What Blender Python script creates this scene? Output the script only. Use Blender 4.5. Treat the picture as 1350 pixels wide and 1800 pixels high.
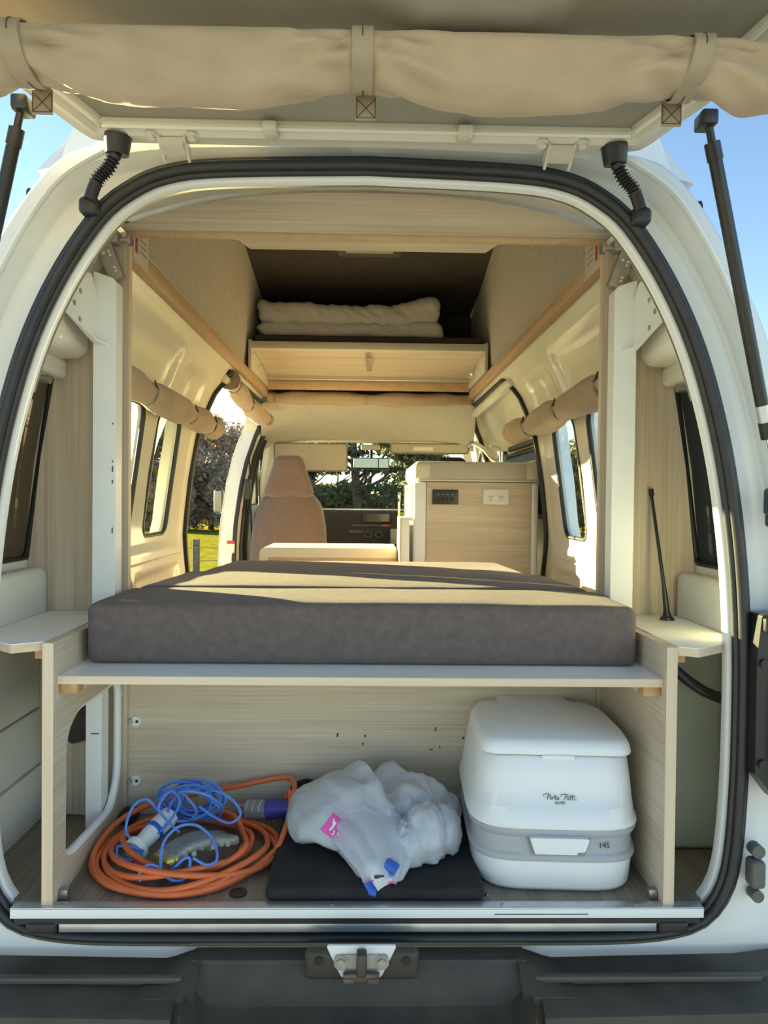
import bpy, bmesh, math, random
from mathutils import Vector, Matrix, noise
from mathutils.geometry import delaunay_2d_cdt
from mathutils.bvhtree import BVHTree

for o in list(bpy.data.objects):
    bpy.data.objects.remove(o)
S = bpy.context.scene
COL = S.collection
rad = math.radians
random.seed(7)

# ------------------------------------------------------------------ camera
cd = bpy.data.cameras.new('camera')
cam = bpy.data.objects.new('camera', cd)
COL.objects.link(cam)
cd.sensor_fit = 'VERTICAL'
cd.sensor_height = 36.0
cd.lens = 36.0 * 1300 / 1800
cd.clip_start = 0.02
cd.clip_end = 500
cam.matrix_world = (Matrix.Translation((0.0075, 0, 1.365)) @ Matrix.Rotation(rad(-1.19), 4, 'Z')
                    @ Matrix.Rotation(rad(90 - 0.88), 4, 'X') @ Matrix.Rotation(rad(0.6), 4, 'Z'))
S.camera = cam

# ------------------------------------------------------------------ sky, sun, exposure
SUN_AZ, SUN_EL = 57.0, 10.5          # degrees left of the van's nose, above the horizon
w = bpy.data.worlds.new('sky')
S.world = w
w.use_nodes = True
nt = w.node_tree
sky = nt.nodes.new('ShaderNodeTexSky')
sky.sky_type = 'NISHITA'
sky.sun_disc = False
sky.sun_elevation = rad(SUN_EL)
sky.sun_rotation = rad(-SUN_AZ)
sky.altitude = 100
sky.air_density = 0.9
sky.dust_density = 0.05
sky.ozone_density = 1.6
bgn = nt.nodes['Background']
bgn.inputs[1].default_value = 0.215
nt.links.new(sky.outputs[0], bgn.inputs[0])
sd = bpy.data.lights.new('sun', 'SUN')
sd.energy = 23.0
sd.angle = rad(0.6)
sd.color = (1.0, 0.85, 0.43)
sun = bpy.data.objects.new('sun', sd)
COL.objects.link(sun)
sdir = Vector((math.sin(rad(SUN_AZ)) * math.cos(rad(SUN_EL)), -math.cos(rad(SUN_AZ)) * math.cos(rad(SUN_EL)), -math.sin(rad(SUN_EL))))
sun.rotation_euler = sdir.to_track_quat('-Z', 'Y').to_euler()
sun.location = (-8, 12, 8)
vs = S.view_settings
vs.view_transform = 'Standard'
vs.look = 'None'
vs.gamma = 1.0
vs.use_curve_mapping = False
vs.exposure = 0.82

# ------------------------------------------------------------------ materials
MATS = {}
def mat(name, col, rough=0.5, metal=0.0, coat=0.0, trans=0.0, alpha=1.0, spec=0.5, sheen=0.0, var=0.0, vscale=8.0, bump=0.0, bscale=200.0, sss=0.0):
    if name in MATS:
        return MATS[name]
    m = bpy.data.materials.new(name)
    m.use_nodes = True
    t = m.node_tree
    b = t.nodes['Principled BSDF']
    c4 = (col[0], col[1], col[2], 1)
    b.inputs['Base Color'].default_value = c4
    b.inputs['Roughness'].default_value = rough
    b.inputs['Metallic'].default_value = metal
    b.inputs['Coat Weight'].default_value = coat
    b.inputs['Coat Roughness'].default_value = 0.08
    b.inputs['Transmission Weight'].default_value = trans
    b.inputs['Alpha'].default_value = alpha
    b.inputs['Specular IOR Level'].default_value = spec
    b.inputs['Sheen Weight'].default_value = sheen
    tc = t.nodes.new('ShaderNodeTexCoord')
    if var > 0:
        n = t.nodes.new('ShaderNodeTexNoise')
        n.inputs['Scale'].default_value = vscale
        n.inputs['Detail'].default_value = 5
        t.links.new(tc.outputs['Object'], n.inputs['Vector'])
        r = t.nodes.new('ShaderNodeValToRGB')
        r.color_ramp.elements[0].position = 0.3
        r.color_ramp.elements[1].position = 0.7
        r.color_ramp.elements[0].color = (*[max(0, k * (1 - var)) for k in col], 1)
        r.color_ramp.elements[1].color = (*[min(1, k * (1 + var)) for k in col], 1)
        t.links.new(n.outputs['Fac'], r.inputs['Fac'])
        t.links.new(r.outputs[0], b.inputs['Base Color'])
    if bump > 0:
        n2 = t.nodes.new('ShaderNodeTexNoise')
        n2.inputs['Scale'].default_value = bscale
        n2.inputs['Detail'].default_value = 3
        t.links.new(tc.outputs['Object'], n2.inputs['Vector'])
        bp = t.nodes.new('ShaderNodeBump')
        bp.inputs['Strength'].default_value = bump
        bp.inputs['Distance'].default_value = 0.002
        t.links.new(n2.outputs['Fac'], bp.inputs['Height'])
        t.links.new(bp.outputs[0], b.inputs['Normal'])
    MATS[name] = m
    return m

def wood(name, axis, c0, c1, rough=0.45, fine=260, along=2.5, bands=22):
    """oak-look laminate; axis = grain direction"""
    if name in MATS:
        return MATS[name]
    m = bpy.data.materials.new(name)
    m.use_nodes = True
    t = m.node_tree
    b = t.nodes['Principled BSDF']
    b.inputs['Roughness'].default_value = rough
    tc = t.nodes.new('ShaderNodeTexCoord')
    outs = []
    for k, (sc, det) in enumerate(((fine, 3), (bands, 4))):
        mp = t.nodes.new('ShaderNodeMapping')
        v = [sc, sc, sc]
        v['xyz'.index(axis)] = along if k == 0 else along * 0.5
        mp.inputs['Scale'].default_value = v
        n = t.nodes.new('ShaderNodeTexNoise')
        n.inputs['Scale'].default_value = 1
        n.inputs['Detail'].default_value = det
        n.inputs['Distortion'].default_value = 0.6 if k else 0.0
        t.links.new(tc.outputs['Object'], mp.inputs[0])
        t.links.new(mp.outputs[0], n.inputs['Vector'])
        outs.append(n)
    mx = t.nodes.new('ShaderNodeMath')
    mx.operation = 'MULTIPLY_ADD'
    mx.inputs[1].default_value = 0.5
    ad = t.nodes.new('ShaderNodeMath')
    ad.operation = 'MULTIPLY'
    ad.inputs[1].default_value = 0.5
    t.links.new(outs[1].outputs['Fac'], ad.inputs[0])
    t.links.new(outs[0].outputs['Fac'], mx.inputs[0])
    t.links.new(ad.outputs[0], mx.inputs[2])
    r = t.nodes.new('ShaderNodeValToRGB')
    r.color_ramp.elements[0].position = 0.36
    r.color_ramp.elements[1].position = 0.64
    r.color_ramp.elements[0].color = (*c0, 1)
    r.color_ramp.elements[1].color = (*c1, 1)
    t.links.new(mx.outputs[0], r.inputs[0])
    t.links.new(r.outputs[0], b.inputs['Base Color'])
    bp = t.nodes.new('ShaderNodeBump')
    bp.inputs['Strength'].default_value = 0.12
    bp.inputs['Distance'].default_value = 0.001
    t.links.new(outs[0].outputs['Fac'], bp.inputs['Height'])
    t.links.new(bp.outputs[0], b.inputs['Normal'])
    MATS[name] = m
    return m

PAINT = mat('van white paint', (0.82, 0.82, 0.80), 0.32, coat=0.5, var=0.02, vscale=3)
PAINT_IN = mat('inner white paint', (0.78, 0.74, 0.63), 0.30, coat=0.4, var=0.025, vscale=4)  # same white as outside, the warm interior light put into the colour
POSTW = mat('powder coat white', (0.82, 0.83, 0.82), 0.35, coat=0.2, var=0.02, vscale=10)
TRIMP = mat('cream plastic trim', (0.70, 0.67, 0.58), 0.5, var=0.03, vscale=5, bump=0.1, bscale=500)
RUBBER = mat('black rubber', (0.022, 0.022, 0.024), 0.42, var=0.25, vscale=30)
BLACKP = mat('black bumper plastic', (0.056, 0.047, 0.033), 0.5, var=0.25, vscale=14, bump=0.35, bscale=900)
BLACKS = mat('black smooth plastic', (0.02, 0.02, 0.021), 0.35)
WC0, WC1 = (0.50, 0.405, 0.295), (0.68, 0.575, 0.45)
WOODX = wood('oak laminate along x', 'x', WC0, WC1)
WOODY = wood('oak laminate along y', 'y', WC0, WC1)
WOODZ = wood('oak laminate along z', 'z', WC0, WC1)
WEDGE = wood('oak edge band', 'z', (0.62, 0.48, 0.33), (0.72, 0.58, 0.42), fine=120)
WEDGEX = wood('oak edge band x', 'x', (0.62, 0.48, 0.33), (0.72, 0.58, 0.42), fine=120)
WRAIL = wood('warm oak rail', 'y', (0.50, 0.33, 0.19), (0.62, 0.43, 0.26))
PINE = wood('pine block', 'y', (0.45, 0.26, 0.12), (0.58, 0.36, 0.18), fine=90)
LAMW = mat('white laminate', (0.88, 0.88, 0.87), 0.35, var=0.015, vscale=6)
VINYL = wood('grey oak vinyl', 'y', (0.16, 0.13, 0.095), (0.30, 0.25, 0.185), rough=0.4, fine=180)
FOAM = mat('brown grey upholstery', (0.150, 0.116, 0.107), 0.95, sheen=0.08, var=0.14, vscale=60, bump=0.5, bscale=1400)
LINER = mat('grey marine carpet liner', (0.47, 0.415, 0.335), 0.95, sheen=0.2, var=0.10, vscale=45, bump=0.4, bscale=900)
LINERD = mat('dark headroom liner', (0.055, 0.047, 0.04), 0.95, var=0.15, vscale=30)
HEADL = mat('cab headliner', (0.50, 0.46, 0.37), 0.95, var=0.04, vscale=20, bump=0.2, bscale=900)
CANVAS = mat('tan canvas', (0.42, 0.32, 0.22), 0.9, sheen=0.2, var=0.08, vscale=14, bump=0.35, bscale=1300)
CANVASD = mat('tan canvas strap', (0.36, 0.29, 0.205), 0.9, var=0.05, vscale=40, bump=0.4, bscale=1500)
STITCH = mat('brown stitching', (0.09, 0.06, 0.04), 0.9)
TGLINER = mat('tailgate liner', (0.30, 0.27, 0.215), 0.9, var=0.07, vscale=10, bump=0.25, bscale=900)
ALU = mat('aluminium', (0.62, 0.64, 0.68), 0.38, metal=0.8, var=0.08, vscale=25)
STEEL = mat('dull steel', (0.42, 0.40, 0.38), 0.4, metal=0.85, var=0.15, vscale=40)
CHROME = mat('chrome', (0.8, 0.8, 0.8), 0.12, metal=1.0)
RUST = mat('rusty steel', (0.17, 0.125, 0.10), 0.6, metal=0.4, var=0.4, vscale=60)
PORC = mat('white toilet plastic', (0.80, 0.81, 0.82), 0.32, var=0.01)
PORG = mat('grey toilet plastic', (0.40, 0.415, 0.44), 0.4)
INK = mat('dark grey ink', (0.05, 0.05, 0.06), 0.6)
ORANGE = mat('orange cable', (0.72, 0.155, 0.045), 0.42, var=0.08, vscale=20)
BLUE = mat('blue cord', (0.10, 0.25, 0.72), 0.5, var=0.1, vscale=30)
PINK = mat('pink print', (0.80, 0.10, 0.42), 0.45)
PINKP = mat('pale pink print', (0.72, 0.42, 0.62), 0.45)
WHITEP = mat('white plastic', (0.80, 0.80, 0.78), 0.4)
CREAMP = mat('kitchen cream moulding', (0.74, 0.70, 0.60), 0.4)
BLACKF = mat('black fabric', (0.018, 0.017, 0.018), 0.9, var=0.3, vscale=15, bump=0.3, bscale=900)
DUVET = mat('white cotton', (0.70, 0.66, 0.58), 0.9, bump=0.2, bscale=300)
REDP = mat('red print', (0.55, 0.05, 0.04), 0.5)
TANK = mat('grey green polyethylene', (0.42, 0.45, 0.37), 0.45, var=0.07, vscale=9)
DASH = mat('dark dashboard plastic', (0.025, 0.023, 0.022), 0.6)
SEATF = mat('brown seat cover', (0.15, 0.10, 0.085), 0.85, sheen=0.4, var=0.08, vscale=30)
TAILR = mat('red lens', (0.30, 0.015, 0.01), 0.2, coat=0.5)
BLUEP = mat('blue plastic', (0.03, 0.12, 0.55), 0.35)
INDIGO = mat('indigo plastic', (0.06, 0.05, 0.30), 0.4)
BARK = mat('bark', (0.10, 0.075, 0.055), 0.9, var=0.3, vscale=6)
TAILP = mat('shaded tailgate white paint', (0.66, 0.61, 0.50), 0.35, coat=0.3, var=0.03, vscale=5)  # white paint; the shade under the raised gate is put into the colour

def sheet_fresnel(t, gain=0.7):
    lw = t.nodes.new('ShaderNodeLayerWeight'); lw.inputs[0].default_value = 0.5
    pw = t.nodes.new('ShaderNodeMath'); pw.operation = 'POWER'; pw.inputs[1].default_value = 5.0
    md = t.nodes.new('ShaderNodeMath'); md.operation = 'MULTIPLY_ADD'; md.inputs[1].default_value = gain; md.inputs[2].default_value = 0.04
    t.links.new(lw.outputs['Facing'], pw.inputs[0]); t.links.new(pw.outputs[0], md.inputs[0])
    return md

def glass(name, tint, rough=0.02, gain=0.38):
    m = bpy.data.materials.new(name)
    m.use_nodes = True
    t = m.node_tree
    t.nodes.remove(t.nodes['Principled BSDF'])
    tr = t.nodes.new('ShaderNodeBsdfTransparent')
    tr.inputs[0].default_value = (*tint, 1)
    gl = t.nodes.new('ShaderNodeBsdfGlossy')
    gl.inputs['Roughness'].default_value = rough
    fr = sheet_fresnel(t, gain)
    mx = t.nodes.new('ShaderNodeMixShader')
    t.links.new(fr.outputs[0], mx.inputs[0])
    t.links.new(tr.outputs[0], mx.inputs[1])
    t.links.new(gl.outputs[0], mx.inputs[2])
    t.links.new(mx.outputs[0], t.nodes['Material Output'].inputs[0])
    MATS[name] = m
    return m
GLASS = glass('clear window glass', (0.92, 0.95, 0.92))
GLASSD = glass('tinted privacy glass', (0.05, 0.046, 0.042), gain=0.12)

def film(name, col, see, rough=0.3, transl=0.4):
    """thin plastic film: diffuse + translucent + a little see-through + gloss"""
    m = bpy.data.materials.new(name)
    m.use_nodes = True
    t = m.node_tree
    t.nodes.remove(t.nodes['Principled BSDF'])  # flat plate; the shade of a recess is put into its grey
    df = t.nodes.new('ShaderNodeBsdfDiffuse'); df.inputs[0].default_value = (*col, 1)
    tl = t.nodes.new('ShaderNodeBsdfTranslucent'); tl.inputs[0].default_value = (*col, 1)
    tp = t.nodes.new('ShaderNodeBsdfTransparent')
    gl = t.nodes.new('ShaderNodeBsdfGlossy'); gl.inputs['Roughness'].default_value = rough
    m1 = t.nodes.new('ShaderNodeMixShader'); m1.inputs[0].default_value = transl
    m2 = t.nodes.new('ShaderNodeMixShader'); m2.inputs[0].default_value = see
    m3 = t.nodes.new('ShaderNodeMixShader')
    fr = sheet_fresnel(t)
    t.links.new(df.outputs[0], m1.inputs[1]); t.links.new(tl.outputs[0], m1.inputs[2])
    t.links.new(m1.outputs[0], m2.inputs[1]); t.links.new(tp.outputs[0], m2.inputs[2])
    t.links.new(fr.outputs[0], m3.inputs[0]); t.links.new(m2.outputs[0], m3.inputs[1]); t.links.new(gl.outputs[0], m3.inputs[2])
    t.links.new(m3.outputs[0], t.nodes['Material Output'].inputs[0])
    MATS[name] = m
    return m
BAGF = film('white carrier bag film', (0.80, 0.83, 0.88), 0.10)
LEAFD = film('dark leaves', (0.10, 0.12, 0.065), 0.0, 0.5, 0.5)
LEAFB = film('brown winter twigs', (0.52, 0.43, 0.34), 0.0, 0.6, 0.5)
LEAFO = film('olive leaves', (0.24, 0.24, 0.10), 0.0, 0.5, 0.5)
CLEARF = film('clear bag film', (0.6, 0.62, 0.6), 0.66, rough=0.15)
CLEARP = film('clear hard plastic', (0.6, 0.62, 0.66), 0.45, rough=0.1)

# ------------------------------------------------------------------ helpers
def obj(name, verts, faces, m, parent=None, smooth=False, flat_angle=None):
    me = bpy.data.meshes.new(name)
    me.from_pydata([tuple(v) for v in verts], [], faces)
    me.validate()
    bm = bmesh.new(); bm.from_mesh(me)
    bmesh.ops.recalc_face_normals(bm, faces=bm.faces)
    bm.to_mesh(me); bm.free()
    if smooth:
        me.polygons.foreach_set('use_smooth', [True] * len(me.polygons))
        if flat_angle:
            me.set_sharp_from_angle(angle=rad(flat_angle))
    if m:
        me.materials.append(m)
    return link(name, me, parent)

def link(name, me, parent=None):
    o = bpy.data.objects.new(name, me)
    COL.objects.link(o)
    adopt(o, parent)
    return o

def adopt(o, parent):
    if parent is not None:
        o.parent = parent
        p = parent
        off = Vector((0, 0, 0))
        while p is not None:
            off += Vector(p.location)
            p = p.parent
        o.location = Vector(o.location) - off

def tag(o, label=None, cat=None, group=None, kind=None):
    if label: o['label'] = label
    if cat: o['category'] = cat
    if group: o['group'] = group
    if kind: o['kind'] = kind
    return o

def thing(name, loc, label, cat, group=None, kind=None):
    o = bpy.data.objects.new(name, None)
    o.empty_display_size = 0.05
    o.location = loc
    COL.objects.link(o)
    return tag(o, label, cat, group, kind)

def box(name, x0, x1, y0, y1, z0, z1, m, parent=None, bev=0.0, seg=2, rot=None):
    bm = bmesh.new()
    vs_ = [bm.verts.new((x, y, z)) for x in (x0, x1) for y in (y0, y1) for z in (z0, z1)]
    for f in ((0, 1, 3, 2), (4, 6, 7, 5), (0, 4, 5, 1), (2, 3, 7, 6), (0, 2, 6, 4), (1, 5, 7, 3)):
        bm.faces.new([vs_[i] for i in f])
    if bev > 0:
        bmesh.ops.bevel(bm, geom=bm.edges[:], offset=bev, segments=seg, affect='EDGES', profile=0.5)
    if rot:
        bmesh.ops.transform(bm, matrix=rot, verts=bm.verts)
    bmesh.ops.recalc_face_normals(bm, faces=bm.faces)
    me = bpy.data.meshes.new(name)
    bm.to_mesh(me); bm.free()
    if bev > 0:
        me.polygons.foreach_set('use_smooth', [True] * len(me.polygons))
        me.set_sharp_from_angle(angle=rad(40))
    me.materials.append(m)
    return link(name, me, parent)

def rbox(name, x0, x1, y0, y1, z0, z1, r, m, parent=None, n=6, fn=None):
    """rounded box on a grid; fn(p, normal) may displace"""
    c = Vector(((x0 + x1) / 2, (y0 + y1) / 2, (z0 + z1) / 2))
    h = Vector(((x1 - x0) / 2, (y1 - y0) / 2, (z1 - z0) / 2))
    ns = n if isinstance(n, (list, tuple)) else (n, n, n)
    def axis(hh, k):
        inn = hh - r
        a = [inn + r * q for q in (1, 0.577, 0.268)]
        mid = [-inn + 2 * inn * i / k for i in range(k + 1)]
        return [-q for q in a] + mid + a[::-1]
    A = [axis(h[i], ns[i]) for i in range(3)]
    vid = {}
    V, Fc = [], []
    def vert(i, j, k):
        key = (i, j, k)
        if key not in vid:
            p = Vector((A[0][i], A[1][j], A[2][k]))
            inn = Vector([max(-(h[q] - r), min(h[q] - r, p[q])) for q in range(3)])
            d = (p - inn)
            nrm = d.normalized()
            p2 = inn + nrm * r + c
            if fn: p2 = fn(p2, nrm)
            vid[key] = len(V); V.append(p2)
        return vid[key]
    L = [len(a) for a in A]
    for k in (0, L[2] - 1):
        for i in range(L[0] - 1):
            for j in range(L[1] - 1):
                Fc.append((vert(i, j, k), vert(i + 1, j, k), vert(i + 1, j + 1, k), vert(i, j + 1, k)))
    for j in (0, L[1] - 1):
        for i in range(L[0] - 1):
            for k in range(L[2] - 1):
                Fc.append((vert(i, j, k), vert(i + 1, j, k), vert(i + 1, j, k + 1), vert(i, j, k + 1)))
    for i in (0, L[0] - 1):
        for j in range(L[1] - 1):
            for k in range(L[2] - 1):
                Fc.append((vert(i, j, k), vert(i, j + 1, k), vert(i, j + 1, k + 1), vert(i, j, k + 1)))
    return obj(name, V, Fc, m, parent, True)

def catmull(pts, n=8, closed=False):
    P = [Vector(p) for p in pts]
    out = []
    N = len(P)
    rng = range(N) if closed else range(N - 1)
    for i in rng:
        if closed:
            p0, p1, p2, p3 = P[i - 1], P[i], P[(i + 1) % N], P[(i + 2) % N]
        else:
            p0, p1, p2, p3 = P[max(i - 1, 0)], P[i], P[i + 1], P[min(i + 2, N - 1)]
        for k in range(n):
            t = k / n
            out.append(0.5 * ((2 * p1) + (p2 - p0) * t + (2 * p0 - 5 * p1 + 4 * p2 - p3) * t * t + (3 * p1 - p0 - 3 * p2 + p3) * t ** 3))
    if not closed:
        out.append(P[-1].copy())
    return out

def tube_geo(pts, r, res=10, closed=False, cap=True):
    P = [Vector(p) for p in pts]
    n = len(P)
    V, Fc = [], []
    nrm = None
    for i in range(n):
        if closed:
            t = (P[(i + 1) % n] - P[i - 1]).normalized()
        else:
            t = (P[min(i + 1, n - 1)] - P[max(i - 1, 0)]).normalized()
        if nrm is None:
            a = Vector((0, 0, 1)) if abs(t.z) < 0.9 else Vector((1, 0, 0))
            nrm = (a - t * a.dot(t)).normalized()
        else:
            nrm = (nrm - t * nrm.dot(t)).normalized()
        bn = t.cross(nrm)
        rr = r(i / max(1, n - 1)) if callable(r) else r
        for k in range(res):
            a = 2 * math.pi * k / res
            V.append(P[i] + (nrm * math.cos(a) + bn * math.sin(a)) * rr)
    m = n if closed else n - 1
    for i in range(m):
        for k in range(res):
            a, b = i * res, ((i + 1) % n) * res
            Fc.append((a + k, a + (k + 1) % res, b + (k + 1) % res, b + k))
    if cap and not closed:
        Fc.append(tuple(range(res))[::-1])
        Fc.append(tuple((n - 1) * res + k for k in range(res)))
    return V, Fc

def tube(name, pts, r, m, parent=None, res=10, closed=False, flat=None):
    V, Fc = tube_geo(pts, r, res, closed)
    return obj(name, V, Fc, m, parent, True, flat or 50)

def cyl(name, p0, p1, r, m, parent=None, res=16, r2=None):
    p0, p1 = Vector(p0), Vector(p1)
    rr = r if r2 is None else (lambda t: r + (r2 - r) * t)
    return tube(name, [p0, p1], rr, m, parent, res)

def loft(name, loops, m, parent=None, closed=True, cap0=False, cap1=False, smooth=True, flat=None):
    n = len(loops[0])
    V = [p for l in loops for p in l]
    Fc = []
    for i in range(len(loops) - 1):
        for k in range(n if closed else n - 1):
            a, b = i * n, (i + 1) * n
            Fc.append((a + k, a + (k + 1) % n, b + (k + 1) % n, b + k))
    if cap0: Fc.append(tuple(range(n))[::-1])
    if cap1: Fc.append(tuple((len(loops) - 1) * n + k for k in range(n)))
    return obj(name, V, Fc, m, parent, smooth, flat)

def in_poly(p, poly):
    x, y = p
    c = False
    j = len(poly) - 1
    for i in range(len(poly)):
        xi, yi = poly[i]; xj, yj = poly[j]
        if (yi > y) != (yj > y) and x < (xj - xi) * (y - yi) / (yj - yi) + xi:
            c = not c
        j = i
    return c

def cdt(outer, holes=(), step=None):
    """triangulate a polygon with holes, optional interior grid; -> 2d verts, faces"""
    P, E = [], []
    def add(loop):
        b = len(P); P.extend(Vector(q) for q in loop)
        E.extend((b + i, b + (i + 1) % len(loop)) for i in range(len(loop)))
    if step:
        o2 = []
        for i in range(len(outer)):
            p, q = Vector(outer[i]), Vector(outer[(i + 1) % len(outer)])
            k = max(1, int((q - p).length / step))
            o2 += [tuple(p.lerp(q, j / k)) for j in range(k)]
        outer = o2
    add(outer)
    for h in holes: add(h)
    if step:
        xs = [p[0] for p in outer]; ys = [p[1] for p in outer]
        y = min(ys) + step / 2
        while y < max(ys):
            x = min(xs) + step / 2
            while x < max(xs):
                if in_poly((x, y), outer) and not any(in_poly((x, y), h) for h in holes):
                    P.append(Vector((x, y)))
                x += step
            y += step
    v, e, f, *_ = delaunay_2d_cdt([Vector(p) for p in P], E, [], 0, 1e-6)
    fs = []
    for t in f:
        cx = sum(v[i][0] for i in t) / len(t); cy = sum(v[i][1] for i in t) / len(t)
        if in_poly((cx, cy), outer) and not any(in_poly((cx, cy), h) for h in holes):
            fs.append(tuple(t))
    return v, fs

def plate(name, outer, mapf, th, m, parent=None, holes=(), step=None, smooth=False, flat=35, edge_mat=None):
    """polygon (with holes) -> solid of two mapped skins; mapf(u, v, t) with t in {0, th}"""
    v, fs = cdt(outer, holes, step)
    n = len(v)
    V = [mapf(p[0], p[1], 0.0) for p in v] + [mapf(p[0], p[1], th) for p in v]
    Fc = [t for t in fs] + [tuple(n + i for i in reversed(t)) for t in fs]
    cnt = {}
    for t in fs:
        for i in range(len(t)):
            a, b = t[i], t[(i + 1) % len(t)]
            cnt[(min(a, b), max(a, b))] = cnt.get((min(a, b), max(a, b)), 0) + 1
    k0 = len(Fc)
    for (a, b), c in cnt.items():
        if c == 1:
            Fc.append((a, b, n + b, n + a))
    o = obj(name, V, Fc, m, parent, smooth, flat if smooth else None)
    if edge_mat:
        o.data.materials.append(edge_mat)
        for p in o.data.polygons:
            if p.index >= k0: p.material_index = 1
    return o

def rrect(x0, x1, y0, y1, r, n=5):
    out = []
    for cx, cy, a0 in ((x1 - r, y1 - r, 0), (x0 + r, y1 - r, 90), (x0 + r, y0 + r, 180), (x1 - r, y0 + r, 270)):
        for k in range(n + 1):
            a = rad(a0 + 90 * k / n)
            out.append((cx + r * math.cos(a), cy + r * math.sin(a)))
    return out

def rpoly(pts, r, n=5):
    """polygon with rounded corners"""
    out = []
    N = len(pts)
    for i in range(N):
        p0, p1, p2 = Vector(pts[i - 1]), Vector(pts[i]), Vector(pts[(i + 1) % N])
        rr = r[i] if isinstance(r, (list, tuple)) else r
        a = (p0 - p1); b = (p2 - p1)
        d = min(rr, a.length * 0.45, b.length * 0.45)
        q0 = p1 + a.normalized() * d; q2 = p1 + b.normalized() * d
        for k in range(n + 1):
            t = k / n
            q = q0 * (1 - t) ** 2 + p1 * 2 * t * (1 - t) + q2 * t * t
            out.append((q[0], q[1]))
    return out

def text(name, body, size, m, mtx, parent=None, ext=0.0004, shear=0.0, space=1.0):
    c = bpy.data.curves.new(name, 'FONT')
    c.body = body; c.size = size; c.extrude = ext; c.shear = shear
    c.space_character = space
    c.align_x = 'CENTER'; c.align_y = 'CENTER'; c.resolution_u = 3
    o = bpy.data.objects.new(name + '_tmp', c)
    COL.objects.link(o)
    dg = bpy.context.evaluated_depsgraph_get()
    me = bpy.data.meshes.new_from_object(o.evaluated_get(dg))
    me.name = name
    bpy.data.objects.remove(o)
    me.transform(mtx)
    me.materials.clear(); me.materials.append(m)
    return link(name, me, parent)

def copy_tree(o, parent=None, mirror=None):
    c = o.copy()
    COL.objects.link(c)
    c.parent = parent
    for ch in list(o.children):
        copy_tree(ch, c)
    return c

def lerp(a, b, t): return a + (b - a) * t
def interp(tab, x):
    if x <= tab[0][0]: return tab[0][1]
    for (a, b), (c, d) in zip(tab, tab[1:]):
        if x <= c: return b + (d - b) * (x - a) / (c - a)
    return tab[-1][1]
def sstep(a, b, x):
    t = max(0.0, min(1.0, (x - a) / (b - a)))
    return t * t * (3 - 2 * t)
# facing the rear of the van: local x -> +x, local y -> +z, local z -> -y
def rear_facing(x, y, z): return Matrix.Translation((x, y, z)) @ Matrix.Rotation(rad(90), 4, 'X')

# ================================================================== SETTING
FZ = 0.65                                     # load floor height above ground
PROF = [(0.40, .735), (.65, .745), (1.0, .755), (1.22, .75), (1.45, .725), (1.66, .69), (1.80, .635), (1.88, .585), (1.93, .55), (1.99, .50)]
def wx(z): return interp(PROF, z)

# ---- ground: grass paddock
def grass_material():
    m = bpy.data.materials.new('sunlit grass')
    m.use_nodes = True
    t = m.node_tree
    b = t.nodes['Principled BSDF']
    b.inputs['Roughness'].default_value = 0.9
    b.inputs['Specular IOR Level'].default_value = 0.0
    tc = t.nodes.new('ShaderNodeTexCoord')
    n = t.nodes.new('ShaderNodeTexNoise'); n.inputs['Scale'].default_value = 3.2; n.inputs['Detail'].default_value = 9
    n.inputs['Roughness'].default_value = 0.75
    t.links.new(tc.outputs['Object'], n.inputs['Vector'])
    r = t.nodes.new('ShaderNodeValToRGB')
    r.color_ramp.elements[0].position = 0.34; r.color_ramp.elements[0].color = (0.11, 0.115, 0.012, 1)
    r.color_ramp.elements[1].position = 0.66; r.color_ramp.elements[1].color = (0.36, 0.33, 0.045, 1)
    t.links.new(n.outputs['Fac'], r.inputs[0]); t.links.new(r.outputs[0], b.inputs['Base Color'])
    return m
GRASS = grass_material()
GRAVEL = mat('pale gravel', (0.35, 0.385, 0.43), 0.95, var=0.15, vscale=6, bump=0.3, bscale=60)  # unseen ground, widened and tinted to throw light into the van
V, Fc = [], []
NG = 60
for i in range(NG + 1):
    for j in range(NG + 1):
        x = -70 + 140 * i / NG; y = -50 + 150 * j / NG
        d = math.hypot(x, y - 2.5)
        V.append((x, y, 0.10 * noise.noise(Vector((x * .15, y * .15, 0))) * sstep(4, 14, d)))
for i in range(NG):
    for j in range(NG):
        a = i * (NG + 1) + j
        Fc.append((a, a + 1, a + NG + 2, a + NG + 1))
tag(obj('ground', V, Fc, GRASS, None, True), 'yellow green grass paddock seen through the open side door', 'grass', kind='structure')
tag(obj('bounce_gravel', [(x, y, 0.02) for x, y in ((-14, -18), (14, -18), (14, 11), (-14, 11))], [(0, 1, 2, 3)], GRAVEL), 'unseen pale gravel around the van, added to bounce light into it', 'gravel', kind='structure')

# ---- van load floor
fl = plate('floor', [(-.735, 1.362), (-.64, 1.362), (-.60, 1.287), (.60, 1.287), (.64, 1.362), (.735, 1.362), (.735, 3.95), (-.735, 3.95)], lambda u, v, t: (u, v, FZ - t), .012, VINYL, None)
tag(fl, 'grey brown timber look vinyl floor of the van', 'floor', kind='structure')
tag(box('floor', -.74, .74, 3.952, 5.2, .40, .44, BLACKF), 'dark cab floor under the front seats', 'floor', kind='structure')

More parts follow.
